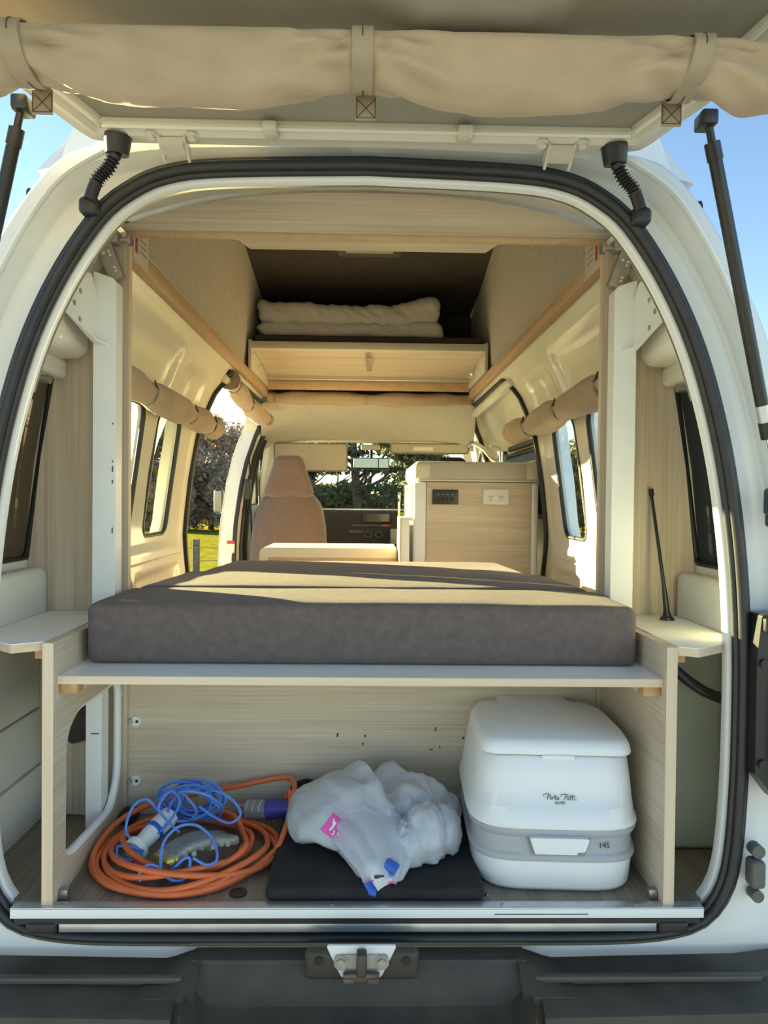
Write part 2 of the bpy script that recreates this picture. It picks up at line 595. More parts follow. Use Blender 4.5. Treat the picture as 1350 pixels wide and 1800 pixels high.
# ---- side walls with window and door openings
DOORHOLE = rpoly([(3.17, .68), (3.14, 1.0), (3.03, 1.22), (3.03, 1.60), (3.07, 1.885), (4.12, 1.885), (4.36, 1.79), (4.24, 1.44), (4.18, 1.1), (4.18, .68)], [.03, .12, .12, .1, .13, .1, .06, .2, .2, .03], 6)
WIN1 = rrect(1.74, 2.36, 1.235, 1.66, .05)
WIN2 = rrect(2.50, 2.80, 1.235, 1.66, .05)
WINQ = rpoly([(1.44, 1.225), (1.69, 1.225), (1.69, 1.66), (1.47, 1.66)], .03)
WINF = rpoly([(4.44, 1.32), (5.04, 1.33), (4.68, 1.63), (4.50, 1.68)], .05)
WALLPOLY = [(1.42, .62), (5.2, .62), (5.2, 1.27), (4.66, 1.74), (4.45, 1.88), (4.2, 1.94), (3.0, 1.95), (1.42, 1.95)]

def rr_sdf(u, v, x0, x1, y0, y1, r):
    cx, cy, hx, hy = (x0 + x1) / 2, (y0 + y1) / 2, (x1 - x0) / 2 - r, (y1 - y0) / 2 - r
    qx, qy = abs(u - cx) - hx, abs(v - cy) - hy
    return math.hypot(max(qx, 0), max(qy, 0)) + min(max(qx, qy), 0) - r
def recess(y, z):
    d = 0
    for (y0, y1, z0, z1, r, dep) in ((1.78, 2.47, 1.715, 1.855, .04, .020), (2.57, 2.90, 1.715, 1.825, .03, .016), (2.70, 2.745, 1.725, 1.81, .02, .009),
                                     (1.70, 2.98, 1.19, 1.70, .05, .006), (2.435, 2.985, .70, 1.10, .04, .012), (1.75, 2.40, .70, 1.10, .05, .012)):
        d += dep * sstep(.008, -.008, rr_sdf(y, z, y0, y1, z0, z1, r))
    return d

def skin(y, z):
    """wall thickness: thin where the glass is bonded in, full elsewhere"""
    d = min(rr_sdf(y, z, 1.74, 2.36, 1.235, 1.66, .05), rr_sdf(y, z, 2.50, 2.80, 1.235, 1.66, .05))
    return .030 + .055 * sstep(.005, .07, d)

def side_wall(s):
    side = 'left' if s < 0 else 'right'
    t = thing('wall_' + side, (s * .75, 2.8, FZ), 'white painted pressed steel inner wall, warm light put into its colour, on the %s side of the van' % side, 'wall', kind='structure')
    holes = [DOORHOLE, WIN1, WIN2, WINQ, WINF]
    v, fs = cdt(WALLPOLY, holes, .0155)
    obj('inner_skin', [(s * (wx(p[1]) + recess(p[0], p[1])), p[0], p[1]) for p in v], fs, PAINT_IN, t, True)
    v, fs = cdt([(1.44, .45), (5.2, .45), (5.2, 1.27), (4.66, 1.74), (4.45, 1.88), (4.2, 1.94), (3.0, 1.95), (1.44, 1.95)], holes, .045)
    obj('outer_skin', [(s * (wx(p[1]) + skin(p[0], p[1])), p[0], p[1]) for p in v], fs, PAINT, t, True)
    for h in holes:
        jm = PAINT_IN
        loft('opening_jamb', [[(s * (wx(z) + .0015), y, z) for y, z in h], [(s * (wx(z) + .02), y, z) for y, z in h], [(s * (wx(z) + skin(y, z)), y, z) for y, z in h]], jm, t, flat=40)
    # waist rail: a pressed ridge below the windows
    tube('waist_seam', [(s * (wx(1.145) - .001), y / 10, 1.145) for y in range(17, 31)], .004, TRIMP, t, 6)
    # swage strip at the top of the window band
    tube('roof_rail', [(s * (.592 - .001 * i), 3.05 + i * .1, 1.862 - .002 * i) for i in range(11)], lambda q: .024 if .02 < q < .98 else .016, PAINT_IN, t, 14)
    return t
wall_l = side_wall(-1)
wall_r = side_wall(1)
# rear corner linings (plastic) below the quarter windows
for s in (-1, 1):
    t = wall_l if s < 0 else wall_r
    rbox('corner_lining', *sorted((s * .70, s * .748)), 1.36, 1.652, 1.075, 1.212, .018, TRIMP, t, 3)
    if s > 0: continue
    box('corner_lining', *sorted((s * .718, s * .75)), 1.36, 1.652, .90, 1.073, TRIMP, t, .004)
    box('corner_lining', *sorted((s * .716, s * .75)), 1.36, 1.652, .775, .897, TRIMP, t, .004)
    box('corner_lining', *sorted((s * .712, s * .75)), 1.36, 1.652, .65, .772, TRIMP, t, .004)

# ---- windows
wn = 0
def side_window(s, hole, gmat, label, depth=.016, slider=None):
    global wn
    wn += 1
    t = thing('window_%d' % wn, (s * .75, sum(p[0] for p in hole) / len(hole), 1.235), label, 'window', kind='structure')
    tube('rubber_frame', [(s * (wx(z) + depth - .004), y, z) for y, z in hole], .0085, RUBBER, t, 8, True)
    v, fs = cdt(hole, (), .08)
    obj('pane', [(s * (wx(p[1]) + depth + .004), p[0], p[1]) for p in v], fs, gmat, t, True)
    if slider:
        tube('slider_bar', [(s * (wx(z) + depth - .002), slider + .0 * z, z) for z in (1.24, 1.35, 1.45, 1.55, 1.655)], .011, RUBBER, t, 8)
    return t
for s, nm in ((-1, 'left'), (1, 'right')):
    side_window(s, WIN1, GLASS, 'clear side window of the %s wall next to the wooden portal' % nm)
    side_window(s, WIN2, GLASS, 'narrow clear side window of the %s wall next to the side door' % nm)
    side_window(s, WINQ, GLASSD, 'dark tinted rear quarter window at the %s corner' % nm, .02)
    side_window(s, WINF, GLASS, 'front door window on the %s side of the cab' % nm)

# ---- rear opening: seal, frame, body corners
SEALP = [(0, 1.948), (.253, 1.940), (.353, 1.926), (.414, 1.897), (.465, 1.853), (.527, 1.761), (.579, 1.652), (.617, 1.532), (.645, 1.402), (.665, 1.25),
         (.674, 1.098), (.6745, .945), (.672, .843), (.665, .741), (.652, .679), (.623, .633), (.577, .608), (.474, .595), (.25, .593), (0, .593)]
OUTP = [(0, 2.0), (.40, 1.995), (.50, 1.985), (.55, 1.960), (.60, 1.905), (.66, 1.81), (.72, 1.685), (.765, 1.55), (.80, 1.40), (.825, 1.2), (.838, 1.0), (.84, .8), (.84, .56), (.80, .50), (.4, .50), (0, .50)]
def sym(pr, n=6):
    p = catmull([(a, b, 0) for a, b in pr], n)
    p = [(q[0], q[1]) for q in p]
    return p + [(-a, b) for a, b in p[-2:0:-1]]
SC = (0.0, 1.25)
ANG = [2 * math.pi * k / 220 for k in range(220)]
def at_angles(poly, angs):
    out = []
    n = len(poly)
    for a in angs:
        dx, dy = math.cos(a), math.sin(a)
        best = None
        for i in range(n):
            x0, y0 = poly[i][0] - SC[0], poly[i][1] - SC[1]
            x1, y1 = poly[(i + 1) % n][0] - SC[0], poly[(i + 1) % n][1] - SC[1]
            den = dx * (y1 - y0) - dy * (x1 - x0)
            if abs(den) < 1e-12: continue
            t = (x0 * (y1 - y0) - y0 * (x1 - x0)) / den
            u = (x0 * dy - y0 * dx) / den
            if t > 0 and -1e-6 <= u <= 1 + 1e-6 and (best is None or t > best): best = t
        out.append((SC[0] + dx * best, SC[1] + dy * best))
    return out
SL = at_angles(sym(SEALP), ANG)
OL = at_angles(sym(OUTP, 4), ANG)
def offs(loop, d):
    n = len(loop); out = []
    for i in range(n):
        a, b = Vector(loop[i - 1]), Vector(loop[(i + 1) % n])
        t = (b - a).normalized()
        out.append((loop[i][0] + t[1] * d, loop[i][1] - t[0] * d))
    return out
def ring(loop, y): return [(p[0], y, p[1]) for p in loop]
def bring(loop, y): return [(p[0], lerp(min(y, 1.314), y, sstep(.64, .86, p[1])), p[1]) for p in loop]   # flush with the seal along the sill
def mixl(a, b, t): return [(lerp(p[0], q[0], t), lerp(p[1], q[1], t)) for p, q in zip(a, b)]
body = thing('van_body', (0, 1.4, .45), 'white van body framing the rear opening', 'van', kind='structure')
so = offs(SL, .016)
loft('rear_frame', [ring(offs(SL, -.017), 1.338), ring(offs(SL, -.017), 1.322), ring(offs(SL, -.014), 1.318), ring(SL, 1.318), ring(offs(SL, .018), 1.322),
                    bring(offs(SL, .03), 1.345), bring(mixl(so, OL, .45), 1.352), bring(mixl(so, OL, .55), 1.345), bring(mixl(so, OL, .62), 1.312), bring(mixl(so, OL, .85), 1.308),
                    bring(mixl(so, OL, .97), 1.325), ring(OL, 1.355), ring(OL, 1.45)], PAINT, body, flat=60)
# inner roof corner pressing between flange and wooden portal
PORT = [(0, 2.055), (.3, 2.042), (.48, 2.0), (.58, 1.955), (.625, 1.88), (.66, 1.80), (.70, 1.72), (.735, 1.62), (.74, 1.3), (.5, .6), (0, .5)]
ua = [rad(27 + 126 * k / 90) for k in range(91)]
sl2, pl2 = at_angles(offs(SL, -.017), ua), at_angles(sym(PORT, 4), ua)
loft('inner_frame', [ring(sl2, 1.345), ring(mixl(sl2, pl2, .35), 1.375), ring(mixl(sl2, pl2, .55), 1.45), ring(mixl(sl2, pl2, .9), 1.60), ring(pl2, 1.655)], PAINT_IN, body, closed=False, flat=50)
for s in (-1, 1):
    rbox('corner_gusset', *sorted((s * .605, s * .715)), 1.47, 1.648, 1.665, 1.80, .03, PAINT_IN, body, 3)
    rbox('corner_gusset', *sorted((s * .66, s * .735)), 1.42, 1.652, 1.625, 1.672, .012, PAINT_IN, body, 2)
    # coat-hook style belt bolt and panel seam
    cyl('belt_bolt', (s * .700, 1.60, 1.62), (s * .676, 1.60, 1.62), .013, STEEL, body)
# D-pillar drip channel crease
for s in (-1, 1):
    pts = [(s * p[0], 1.3035, p[1]) for p in catmull([(q[0], q[1], 0) for q in [(.45, 1.975), (.53, 1.925), (.585, 1.855), (.64, 1.755), (.69, 1.635), (.735, 1.48), (.765, 1.3)]], 5)]
    tube('pillar_crease', pts, .0055, PAINT, body, 6)
HTOP = [(.0, 2.56), (.40, 2.54), (.54, 2.46), (.61, 2.32), (.66, 2.18), (.715, 2.06), (.72, 2.0), (.70, 1.96)]
ht = [(-a, b) for a, b in HTOP[:0:-1]] + HTOP
hl = lambda y, sx, zt: [(a * sx, y, 1.96 + (b - 1.96) * zt) for a, b in ht]
loft('high_roof', [hl(1.69, .985, .97), hl(1.74, 1, 1), hl(3.0, 1, 1), hl(3.9, .97, .72), hl(4.5, .85, .12)], PAINT, body, closed=False, flat=50)
hb = [(a * .985, 1.96 + (b_ - 1.96) * .97) for a, b_ in ht if b_ > 2.05]
plate('high_roof_back', hb + [(.66, 2.068), (-.66, 2.068)], lambda u, v, q: (u, 1.655 + q - .06 * (v < 2.07), v), .035, PAINT, body)
loft('front_roof', [[(-.62, 4.0, 1.935), (.62, 4.0, 1.935)], [(-.60, 4.3, 1.88), (.60, 4.3, 1.88)], [(-.58, 4.63, 1.735), (.58, 4.63, 1.735)]], PAINT, body, closed=False)
box('front_panel', -.80, .80, 5.2, 5.32, .40, 1.27, PAINT, body, .03)
for s in (-1, 1):
    tube('windscreen_pillar', [(s * .74, 5.2, 1.25), (s * .68, 4.9, 1.50), (s * .60, 4.60, 1.735)], .035, TRIMP, body, 10)
ws = thing('window_%d' % (wn + 1), (0, 5.15, 1.29), 'wide front windscreen beyond the kitchen unit', 'window', kind='structure')
loft('pane', [[(x * .70, 5.19 - .04 * abs(x), 1.27) for x in (-1, -.5, 0, .5, 1)], [(x * .60, 4.64 - .03 * abs(x), 1.735) for x in (-1, -.5, 0, .5, 1)]], GLASS, ws, closed=False)
tube('rubber_frame', [(-.6, 4.63, 1.735), (0, 4.65, 1.735), (.6, 4.63, 1.735)], .012, RUBBER, ws, 8)

# weather seal on the opening
seal = thing('weather_seal', (0, 1.3, .592), 'black rubber weather seal running all round the rear opening', 'seal')
UP = [i for i in range(220)]
def sealtube(name, d, y, r):
    tube(name, ring(offs(SL, d), y), r, RUBBER, seal, 10, True)
sealtube('bulb', .003, 1.298, .0100)
sealtube('lip', -.0075, 1.305, .0070)
sealtube('outer_lip', .0130, 1.304, .0065)

# sill: white strip, silver scuff strip, end pieces
tr = thing('trim_1', (0, 1.28, .64), 'white metal edge strip along the front of the van floor', 'trim', kind='structure')
box('edge_strip', -.605, .605, 1.279, 1.286, .636, .6535, POSTW, tr, .001)
box('dark_gap', -.60, .60, 1.2835, 1.30, .624, .636, RUBBER, tr)
box('edge_top', -.605, .605, 1.279, 1.302, .651, .6545, ALU, tr, .001)
box('scuff_mark', .235, .40, 1.2784, 1.2792, .6425, .6440, INK, tr)
for k, x in enumerate((-.52, -.30, -.05, .25, .49)):
    cyl('screw', (x, 1.291, .654), (x, 1.291, .6562), .0035, STEEL, tr, 10)
tr = thing('trim_2', (0, 1.275, .61), 'silver aluminium scuff strip on the door sill', 'trim', kind='structure')
box('scuff_strip', -.525, .525, 1.2865, 1.298, .6075, .6245, ALU, tr, .002)
for s in (-1, 1):
    rbox('end_cap', *sorted((s * .527, s * .58)), 1.280, 1.30, .606, .6275, .006, RUBBER, tr, 2)

# ---- wooden portal between rear corner and living space (faces the rear)
PY = 1.66
tr = thing('trim_3', (0, PY, FZ), 'oak laminate portal with arched header behind the rear opening', 'panel', kind='structure')
hd = [(-.575, 1.957)] + [(.575, 1.957)] + [(x, 2.05 - .092 * (abs(x) / .575) ** 2.6) for x in [.575 - .05 * k for k in range(1, 23)]]
plate('header', hd, lambda u, v, t: (u, PY + t, v), .016, WOODX, tr)
box('header_edge', -.572, .572, PY - .004, PY + .016, 1.947, 1.957, WRAIL, tr, .001)
for s in (-1, 1):
    po = [(.529, FZ)] + [(.529, 1.955)] + [(.59, 1.955)] + [(wx(z) - .002, z) for z in (1.88, 1.80, 1.66, 1.45, 1.22, 1.0, .66)]
    hole = [] if s > 0 else []
    plate('side_board', [(s * a, b) for a, b in po], lambda u, v, t: (u, PY + t, v), .016, WOODZ, tr)
    box('board_edge', *sorted((s * .5275, s * .5295)), PY - .001, PY + .017, 1.06, 1.955, WEDGE, tr)
# ---- roof headroom: ceiling with liner
ce = thing('ceiling', (0, 2.7, 1.95), 'raised roof lined with grey carpet, dark over the cab', 'ceiling', kind='structure')
for s in (-1, 1):
    V = []; ny, nz = 24, 8
    for j in range(nz + 1):
        for i in range(ny + 1):
            y = 1.678 + (4.05 - 1.678) * i / ny; q = j / nz
            V.append((s * (lerp(.562, .52, q) + .004 * noise.noise(Vector((y * 3, q * 3, s)))), y, lerp(1.944, 2.455, q)))
    obj('side_liner', V, [(j * (ny + 1) + i, j * (ny + 1) + i + 1, (j + 1) * (ny + 1) + i + 1, (j + 1) * (ny + 1) + i) for j in range(nz) for i in range(ny)], LINER, ce, True)
obj('top_liner', [(-.53, 1.678, 2.45), (.53, 1.678, 2.45), (.53, 3.05, 2.45), (-.53, 3.05, 2.45)], [(0, 1, 2, 3)], LINER, ce)
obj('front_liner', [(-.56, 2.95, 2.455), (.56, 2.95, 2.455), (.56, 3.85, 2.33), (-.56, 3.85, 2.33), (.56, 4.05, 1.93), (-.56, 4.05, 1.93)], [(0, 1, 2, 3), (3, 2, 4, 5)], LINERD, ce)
obj('rear_liner', [(-.57, 1.678, 1.985), (.57, 1.678, 1.985), (.53, 1.679, 2.46), (-.53, 1.679, 2.46)], [(0, 1, 2, 3)], LINER, ce)
plate('roof_board', [(-.345, 1.68), (.345, 1.68), (.29, 1.84), (-.29, 1.84)], lambda u, v, t: (u, v, 1.982 + t), .014, WOODX, ce, edge_mat=WEDGEX)
lamp = thing('roof_lamp', (0, 3.2, 2.40), 'slim grey roof vent lamp on the dark liner', 'lamp')
rbox('housing', -.14, .14, 3.12, 3.36, 2.418, 2.45, .012, mat('grey vent plastic', (.12, .105, .09), .5), lamp, 2)
box('diffuser', -.10, .10, 3.125, 3.15, 2.410, 2.42, mat('frosted cover', (.45, .43, .40), .4), lamp, .003)
# cab headliner
V = []
for j in range(9):
    q = j / 8
    for i in range(13):
        x = lerp(-1, 1, i / 12)
        V.append((x * lerp(.58, .66, q), lerp(3.98, 4.62, q), lerp(1.925, 1.725, q ** .9) - .05 * (abs(x) ** 5)))
obj('cab_headliner', V, [(j * 13 + i, j * 13 + i + 1, (j + 1) * 13 + i + 1, (j + 1) * 13 + i) for j in range(8) for i in range(12)], HEADL, ce, True)

# ---- tailgate (raised)
TA = rad(10)
TY, TZ = 1.285, 1.968
def tg(u, d, h):            # h = distance below the tailgate's inner datum
    return (u, TY - d * math.cos(TA) - h * math.sin(TA), TZ + d * math.sin(TA) - h * math.cos(TA))
TGP = [(0, -.004), (.30, -.004), (.445, -.002), (.478, .012), (.505, .06), (.556, .16), (.607, .30), (.645, .45), (.675, .6), (.69, .8), (.69, 1.15), (.66, 1.31), (.55, 1.37), (0, 1.38)]
TGL = at_angles(sym([(x_, 1.99 - d_) for x_, d_ in TGP], 5), ANG)
gate = thing('door_1', (0, TY, TZ), 'raised white tailgate with grey lined inner panel overhead', 'tailgate', kind='structure')
tin = lambda d: [(p[0], 1.99 - p[1]) for p in offs(TGL, -d)]
def tloop(inset, h): return [tg(u, d, h) for u, d in tin(inset)]
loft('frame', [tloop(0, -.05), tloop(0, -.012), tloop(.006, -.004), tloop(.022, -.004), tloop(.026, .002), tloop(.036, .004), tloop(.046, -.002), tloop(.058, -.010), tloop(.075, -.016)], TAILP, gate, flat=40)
TGW = rrect(-.46, .49, .50, 1.03, .09)
v, fs = cdt(tin(0), [TGW], .12)
obj('outer_skin', [tg(p[0], p[1], -.05 - .012 * (1 - (p[0] / .75) ** 2)) for p in v], fs, PAINT, gate, True)
v, fs = cdt(tin(.062), [TGW], .045)
def liner_h(u, d):
    h = -.010
    h += .055 * sstep(.035, -.035, rr_sdf(u, d, .02, .26, .262, .455, .05))
    return h
obj('liner', [tg(p[0], p[1], liner_h(p[0], p[1])) for p in v], fs, TGLINER, gate, True)
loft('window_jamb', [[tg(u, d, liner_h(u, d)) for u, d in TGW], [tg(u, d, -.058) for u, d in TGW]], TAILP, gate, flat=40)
v, fs = cdt(TGW, (), .2)
obj('pane', [tg(p[0], p[1], -.045) for p in v], fs, GLASS, gate, True)
for s in (-1, 1):
    hx = s * .328
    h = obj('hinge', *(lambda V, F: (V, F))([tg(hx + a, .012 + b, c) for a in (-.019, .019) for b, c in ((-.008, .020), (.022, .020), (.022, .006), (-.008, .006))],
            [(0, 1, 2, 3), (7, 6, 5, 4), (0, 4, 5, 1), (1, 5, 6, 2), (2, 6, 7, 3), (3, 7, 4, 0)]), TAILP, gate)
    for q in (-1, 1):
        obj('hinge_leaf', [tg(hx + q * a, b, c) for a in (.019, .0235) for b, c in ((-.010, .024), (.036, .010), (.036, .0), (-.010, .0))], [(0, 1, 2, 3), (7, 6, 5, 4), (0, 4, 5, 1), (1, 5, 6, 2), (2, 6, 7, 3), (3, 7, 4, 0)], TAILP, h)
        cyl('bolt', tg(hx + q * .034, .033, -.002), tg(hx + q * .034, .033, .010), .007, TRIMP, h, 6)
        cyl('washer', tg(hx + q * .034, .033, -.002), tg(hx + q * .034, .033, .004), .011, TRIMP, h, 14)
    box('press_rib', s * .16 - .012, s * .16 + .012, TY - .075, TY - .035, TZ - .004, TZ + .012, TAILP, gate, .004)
    box('strut_bracket', *sorted((s * .530, s * .556)), 1.168, 1.205, 1.968, 1.992, BLACKS, gate, .004)
# window blind seal line and edge trim seen at the very top
tube('liner_piping', [tg(u, d, .004) for u, d in tin(.062)], .005, TRIMP, gate, 6, True)
tube('window_seal', [tg(u, d, .010) for u, d in rrect(-.475, .505, .485, 1.045, .10)], .010, RUBBER, gate, 8, True)
cyl('clip', tg(.50, .385, .0), tg(.50, .385, .04), .012, BLACKS, gate)

# ---- sliding doors
d2 = thing('door_2', (.8, 3.1, FZ), 'closed white sliding door behind the kitchen unit', 'door', kind='structure')
dh = [(p[0], p[1]) for p in DOORHOLE]
tube('seal', [(wx(z) - .004, y, z) for y, z in DOORHOLE], .013, RUBBER, d2, 8, True)
DW = rrect(3.16, 4.00, 1.30, 1.60, .05)
v, fs = cdt(DOORHOLE, [DW], .05)
obj('panel', [(wx(p[1]) + .035 + .012 * sstep(.015, -.015, rr_sdf(p[0], p[1], 3.14, 3.95, 1.655, 1.84, .05)), p[0], p[1]) for p in v], fs, PAINT_IN, d2, True)
v, fs = cdt(DW, (), .08)
obj('pane', [(wx(p[1]) + .04, p[0], p[1]) for p in v], fs, GLASSD, d2, True)
tube('pane_frame', [(wx(z) + .033, y, z) for y, z in DW], .012, RUBBER, d2, 8, True)
for k in range(6):
    z = 1.54 - k * .016
    box('louvre', wx(z) + .015, wx(z) + .028, 3.10, 3.40, z, z + .008, TRIMP, d2)
tube('grab_strip', [(wx(1.63) + .02, y, 1.628) for y in (3.1, 3.3, 3.5, 3.7)], .014, RUBBER, d2, 8)
d3 = thing('door_3', (-.95, 2.5, FZ), 'open sliding door outside the left wall', 'door', kind='structure')
dsh = lambda p: (p[0] - 1.30, p[1])
DL = [dsh(p) for p in DOORHOLE]
DWL = rrect(1.82, 2.62, 1.22, 1.70, .05)
v, fs = cdt(DL, [DWL], .08)
obj('panel', [(-wx(p[1]) - .17, p[0], p[1]) for p in v], fs, PAINT, d3, True)
obj('inner_panel', [(-wx(p[1]) - .14, p[0], p[1]) for p in v], fs, PAINT_IN, d3, True)
v, fs = cdt(DWL, (), .08)
obj('pane', [(-wx(p[1]) - .155, p[0], p[1]) for p in v], fs, GLASS, d3, True)
tube('pane_frame', [(-wx(z) - .15, y, z) for y, z in DWL], .014, RUBBER, d3, 8, True)
tube('door_seal', [(-wx(z) + .004, y, z) for y, z in DOORHOLE], .013, RUBBER, wall_l, 8, True)
# B-pillar cladding on the left, with warning sticker
bp = thing('trim_4', (-.74, 3.85, FZ), 'white centre pillar at the front edge of the open side door', 'pillar', kind='structure')
fe = [(4.19, .68), (4.19, 1.1), (4.22, 1.3), (4.255, 1.44), (4.31, 1.62), (4.365, 1.78)]
loft('pillar', [[(-wx(z) - .075, y - .012, z) for y, z in fe], [(-wx(z) + .004, y - .012, z) for y, z in fe], [(-wx(z) + .02, y + .05, z) for y, z in fe], [(-wx(z) + .02, y + .11, z) for y, z in fe]], POSTW, bp, closed=False, flat=40)
tube('pillar_seal', [(-wx(z) + .03, y + .07, z) for y, z in fe], .016, RUBBER, bp, 8)
tube('pillar_seal', [(-wx(z) + .028, y + .15, z) for y, z in fe], .024, DASH, bp, 8)
box('sticker', -.785, -.745, 4.172, 4.1765, 1.06, 1.13, WHITEP, bp)
box('sticker_band', -.786, -.744, 4.171, 4.1763, 1.113, 1.13, REDP, bp)

# ================================================================== FURNITURE
# ---- bed box: two sides, back board, shelf, platform
bb = thing('bed_box', (0, 1.48, FZ), 'oak laminate bed box with open luggage bay under the mattress', 'bed frame')
PI_, PO_ = .5365, .5545           # inner / outer face of the side panels
cut = rpoly([(1.345, .715), (1.348, .93), (1.40, .968), (1.625, .968), (1.645, .945), (1.645, .75), (1.60, .69), (1.38, .70)], [.03, .07, .05, .03, .03, .06, .05, .03], 6)
side = [(1.29, FZ + .001), (1.672, FZ + .001), (1.672, 1.112), (1.29, 1.112)]
sp = plate('side_panel', side, lambda u, v, t: (-PI_ - t, u, v), PO_ - PI_, WOODY, bb, holes=[cut])
tube('cutout_edging', [(-(PI_ + PO_) / 2, y, z) for y, z in cut], .0088, LAMW, sp, 8, True)
sp2 = plate('side_panel', side, lambda u, v, t: (PI_ + t, u, v), PO_ - PI_, WOODY, bb)
for s, par in ((-1, sp), (1, sp2)):
    box('edge_band', *sorted((s * (PI_ - .0005), s * (PO_ + .0005))), 1.2885, 1.2903, FZ + .001, 1.1125, WEDGE, par)
    box('edge_band', *sorted((s * (PI_ - .0005), s * (PO_ + .0005))), 1.2885, 1.40, 1.1118, 1.1132, WEDGE, par)
    box('support_block', *sorted((s * .505, s * .5355)), 1.315, 1.345, 1.018, 1.0365, PINE, bb, .001)
    box('support_block', *sorted((s * .505, s * .5355)), 1.345, 1.66, 1.018, 1.0365, WOODY, bb, .001)
bkp = box('back_panel', -.536, .536, 1.673, 1.689, FZ + .001, 1.036, WOODX, bb)
# marks: cam-lock covers left by the shelves, dark scuffs
for x, z in ((-.512, .862), (-.512, .728)):
    c = cyl('cam_cover', (x, 1.673, z), (x, 1.668, z), .0115, WHITEP, bb, 16)
    box('cam_slot', x - .016, x - .006, 1.6665, 1.669, z - .005, z + .005, STEEL, c)
    cyl('cam_screw', (x + .003, 1.6685, z), (x + .003, 1.6665, z), .0035, BLACKS, c, 8)
for x, z, dx, dz in ((-.058, .832, .002, .004), (.005, .83, .002, .003), (.245, .985, .002, .007), (.25, .962, .0015, .006), (-.0, .812, .0015, .003), (.20, .985, .004, .0015), (.165, .846, .0015, .005), (.228, .826, .003, .002), (.155, .80, .004, .0012), (.175, .805, .001, .004)):
    box('scuff', x - dx, x + dx, 1.6722, 1.6732, z - dz, z + dz, INK, bkp)
shf = box('bed_shelf', -.5360, .5360, 1.305, 1.672, 1.0375, 1.0515, LAMW, bb)
box('edge_band', -.5360, .5360, 1.3035, 1.3055, 1.0373, 1.0513, WEDGEX, shf)
box('platform', -.52, .52, 1.69, 2.86, 1.02, 1.036, WOODX, bb)
for s in (-1, 1):
    box('bed_side', *sorted((s * .515, s * .531)), 1.69, 2.86, FZ + .001, 1.036, WOODY, bb)
    cyl('shelf_pin', (s * .45, 1.66, 1.034), (s * .45, 1.66, 1.028), .011, WHITEP, bb, 12)
    box('floor_bracket', *sorted((s * .520, s * .535)), 1.312, 1.327, FZ + .0005, FZ + .018, STEEL, bb, .001)

# ---- corner shelves beside the bed
def corner_shelf(s, label, poly):
    t = thing('corner_shelf', (s * .65, 1.5, 1.09), label, 'shelf', 'white topped corner shelves beside the bed')
    plate('board', [(s * a, b) for a, b in poly], lambda u, v, q: (u, v, 1.0975 + q), .0145, WOODX, t, edge_mat=WEDGEX)
    plate('laminate_top', [(s * a, b) for a, b in poly], lambda u, v, q: (u, v, 1.112 + q), .0012, LAMW, t)
    box('support_block', *sorted((s * .556, s * .582)), 1.32, 1.345, 1.078, 1.0972, PINE, t, .001)
    return t
corner_shelf(-1, 'white topped shelf on the left of the bed, left corner empty', [(.5555, 1.300), (.60, 1.270), (.65, 1.31), (.69, 1.37), (.698, 1.44), (.698, 1.658), (.5555, 1.658)])
corner_shelf(1, 'white topped shelf on the right of the bed carrying the antenna', [(.5555, 1.290), (.585, 1.272), (.645, 1.315), (.69, 1.37), (.698, 1.44), (.698, 1.658), (.5555, 1.658)])

# ---- mattress cushions
def cushion(name, x0, x1, y0, y1, z0, z1, r, label, seed, tilt=0.0, crown=.006):
    cx, cy = (x0 + x1) / 2, (y0 + y1) / 2
    def fn(p, n):
        u = (p.x - cx) / ((x1 - x0) / 2); v = (p.y - cy) / ((y1 - y0) / 2)
        q = (p.z - z0) / (z1 - z0)
        dz = 0
        if q > .5:
            dz = crown * (1 - min(1, abs(u)) ** 4) * (1 - min(1, abs(v)) ** 6) + tilt * v
            dz += .002 * noise.noise(Vector((p.x * 5, p.y * 5, seed)))
        d = .0012 * noise.noise(Vector((p.x * 9, p.y * 9, p.z * 9 + seed)))
        return p + n * d + Vector((0, 0, dz))
    t = thing(name, (cx, cy, z0), label, 'mattress', 'brown grey mattress cushions on the bed')
    rbox('cover', x0, x1, y0, y1, z0, z1, r, FOAM, t, (44, 26, 6), fn)
    return t
cushion('mattress_cushion', -.522, .524, 1.396, 1.655, 1.0525, 1.166, .017, 'brown grey mattress cushion at the foot of the bed facing the rear opening', 1)
cushion('mattress_cushion', -.510, .512, 1.657, 2.12, 1.037, 1.163, .018, 'brown grey mattress cushion in the middle of the bed', 2, -.006)
cushion('mattress_cushion', -.500, .500, 2.123, 2.80, 1.037, 1.142, .02, 'brown grey mattress cushion at the far end of the bed', 3, -.008)

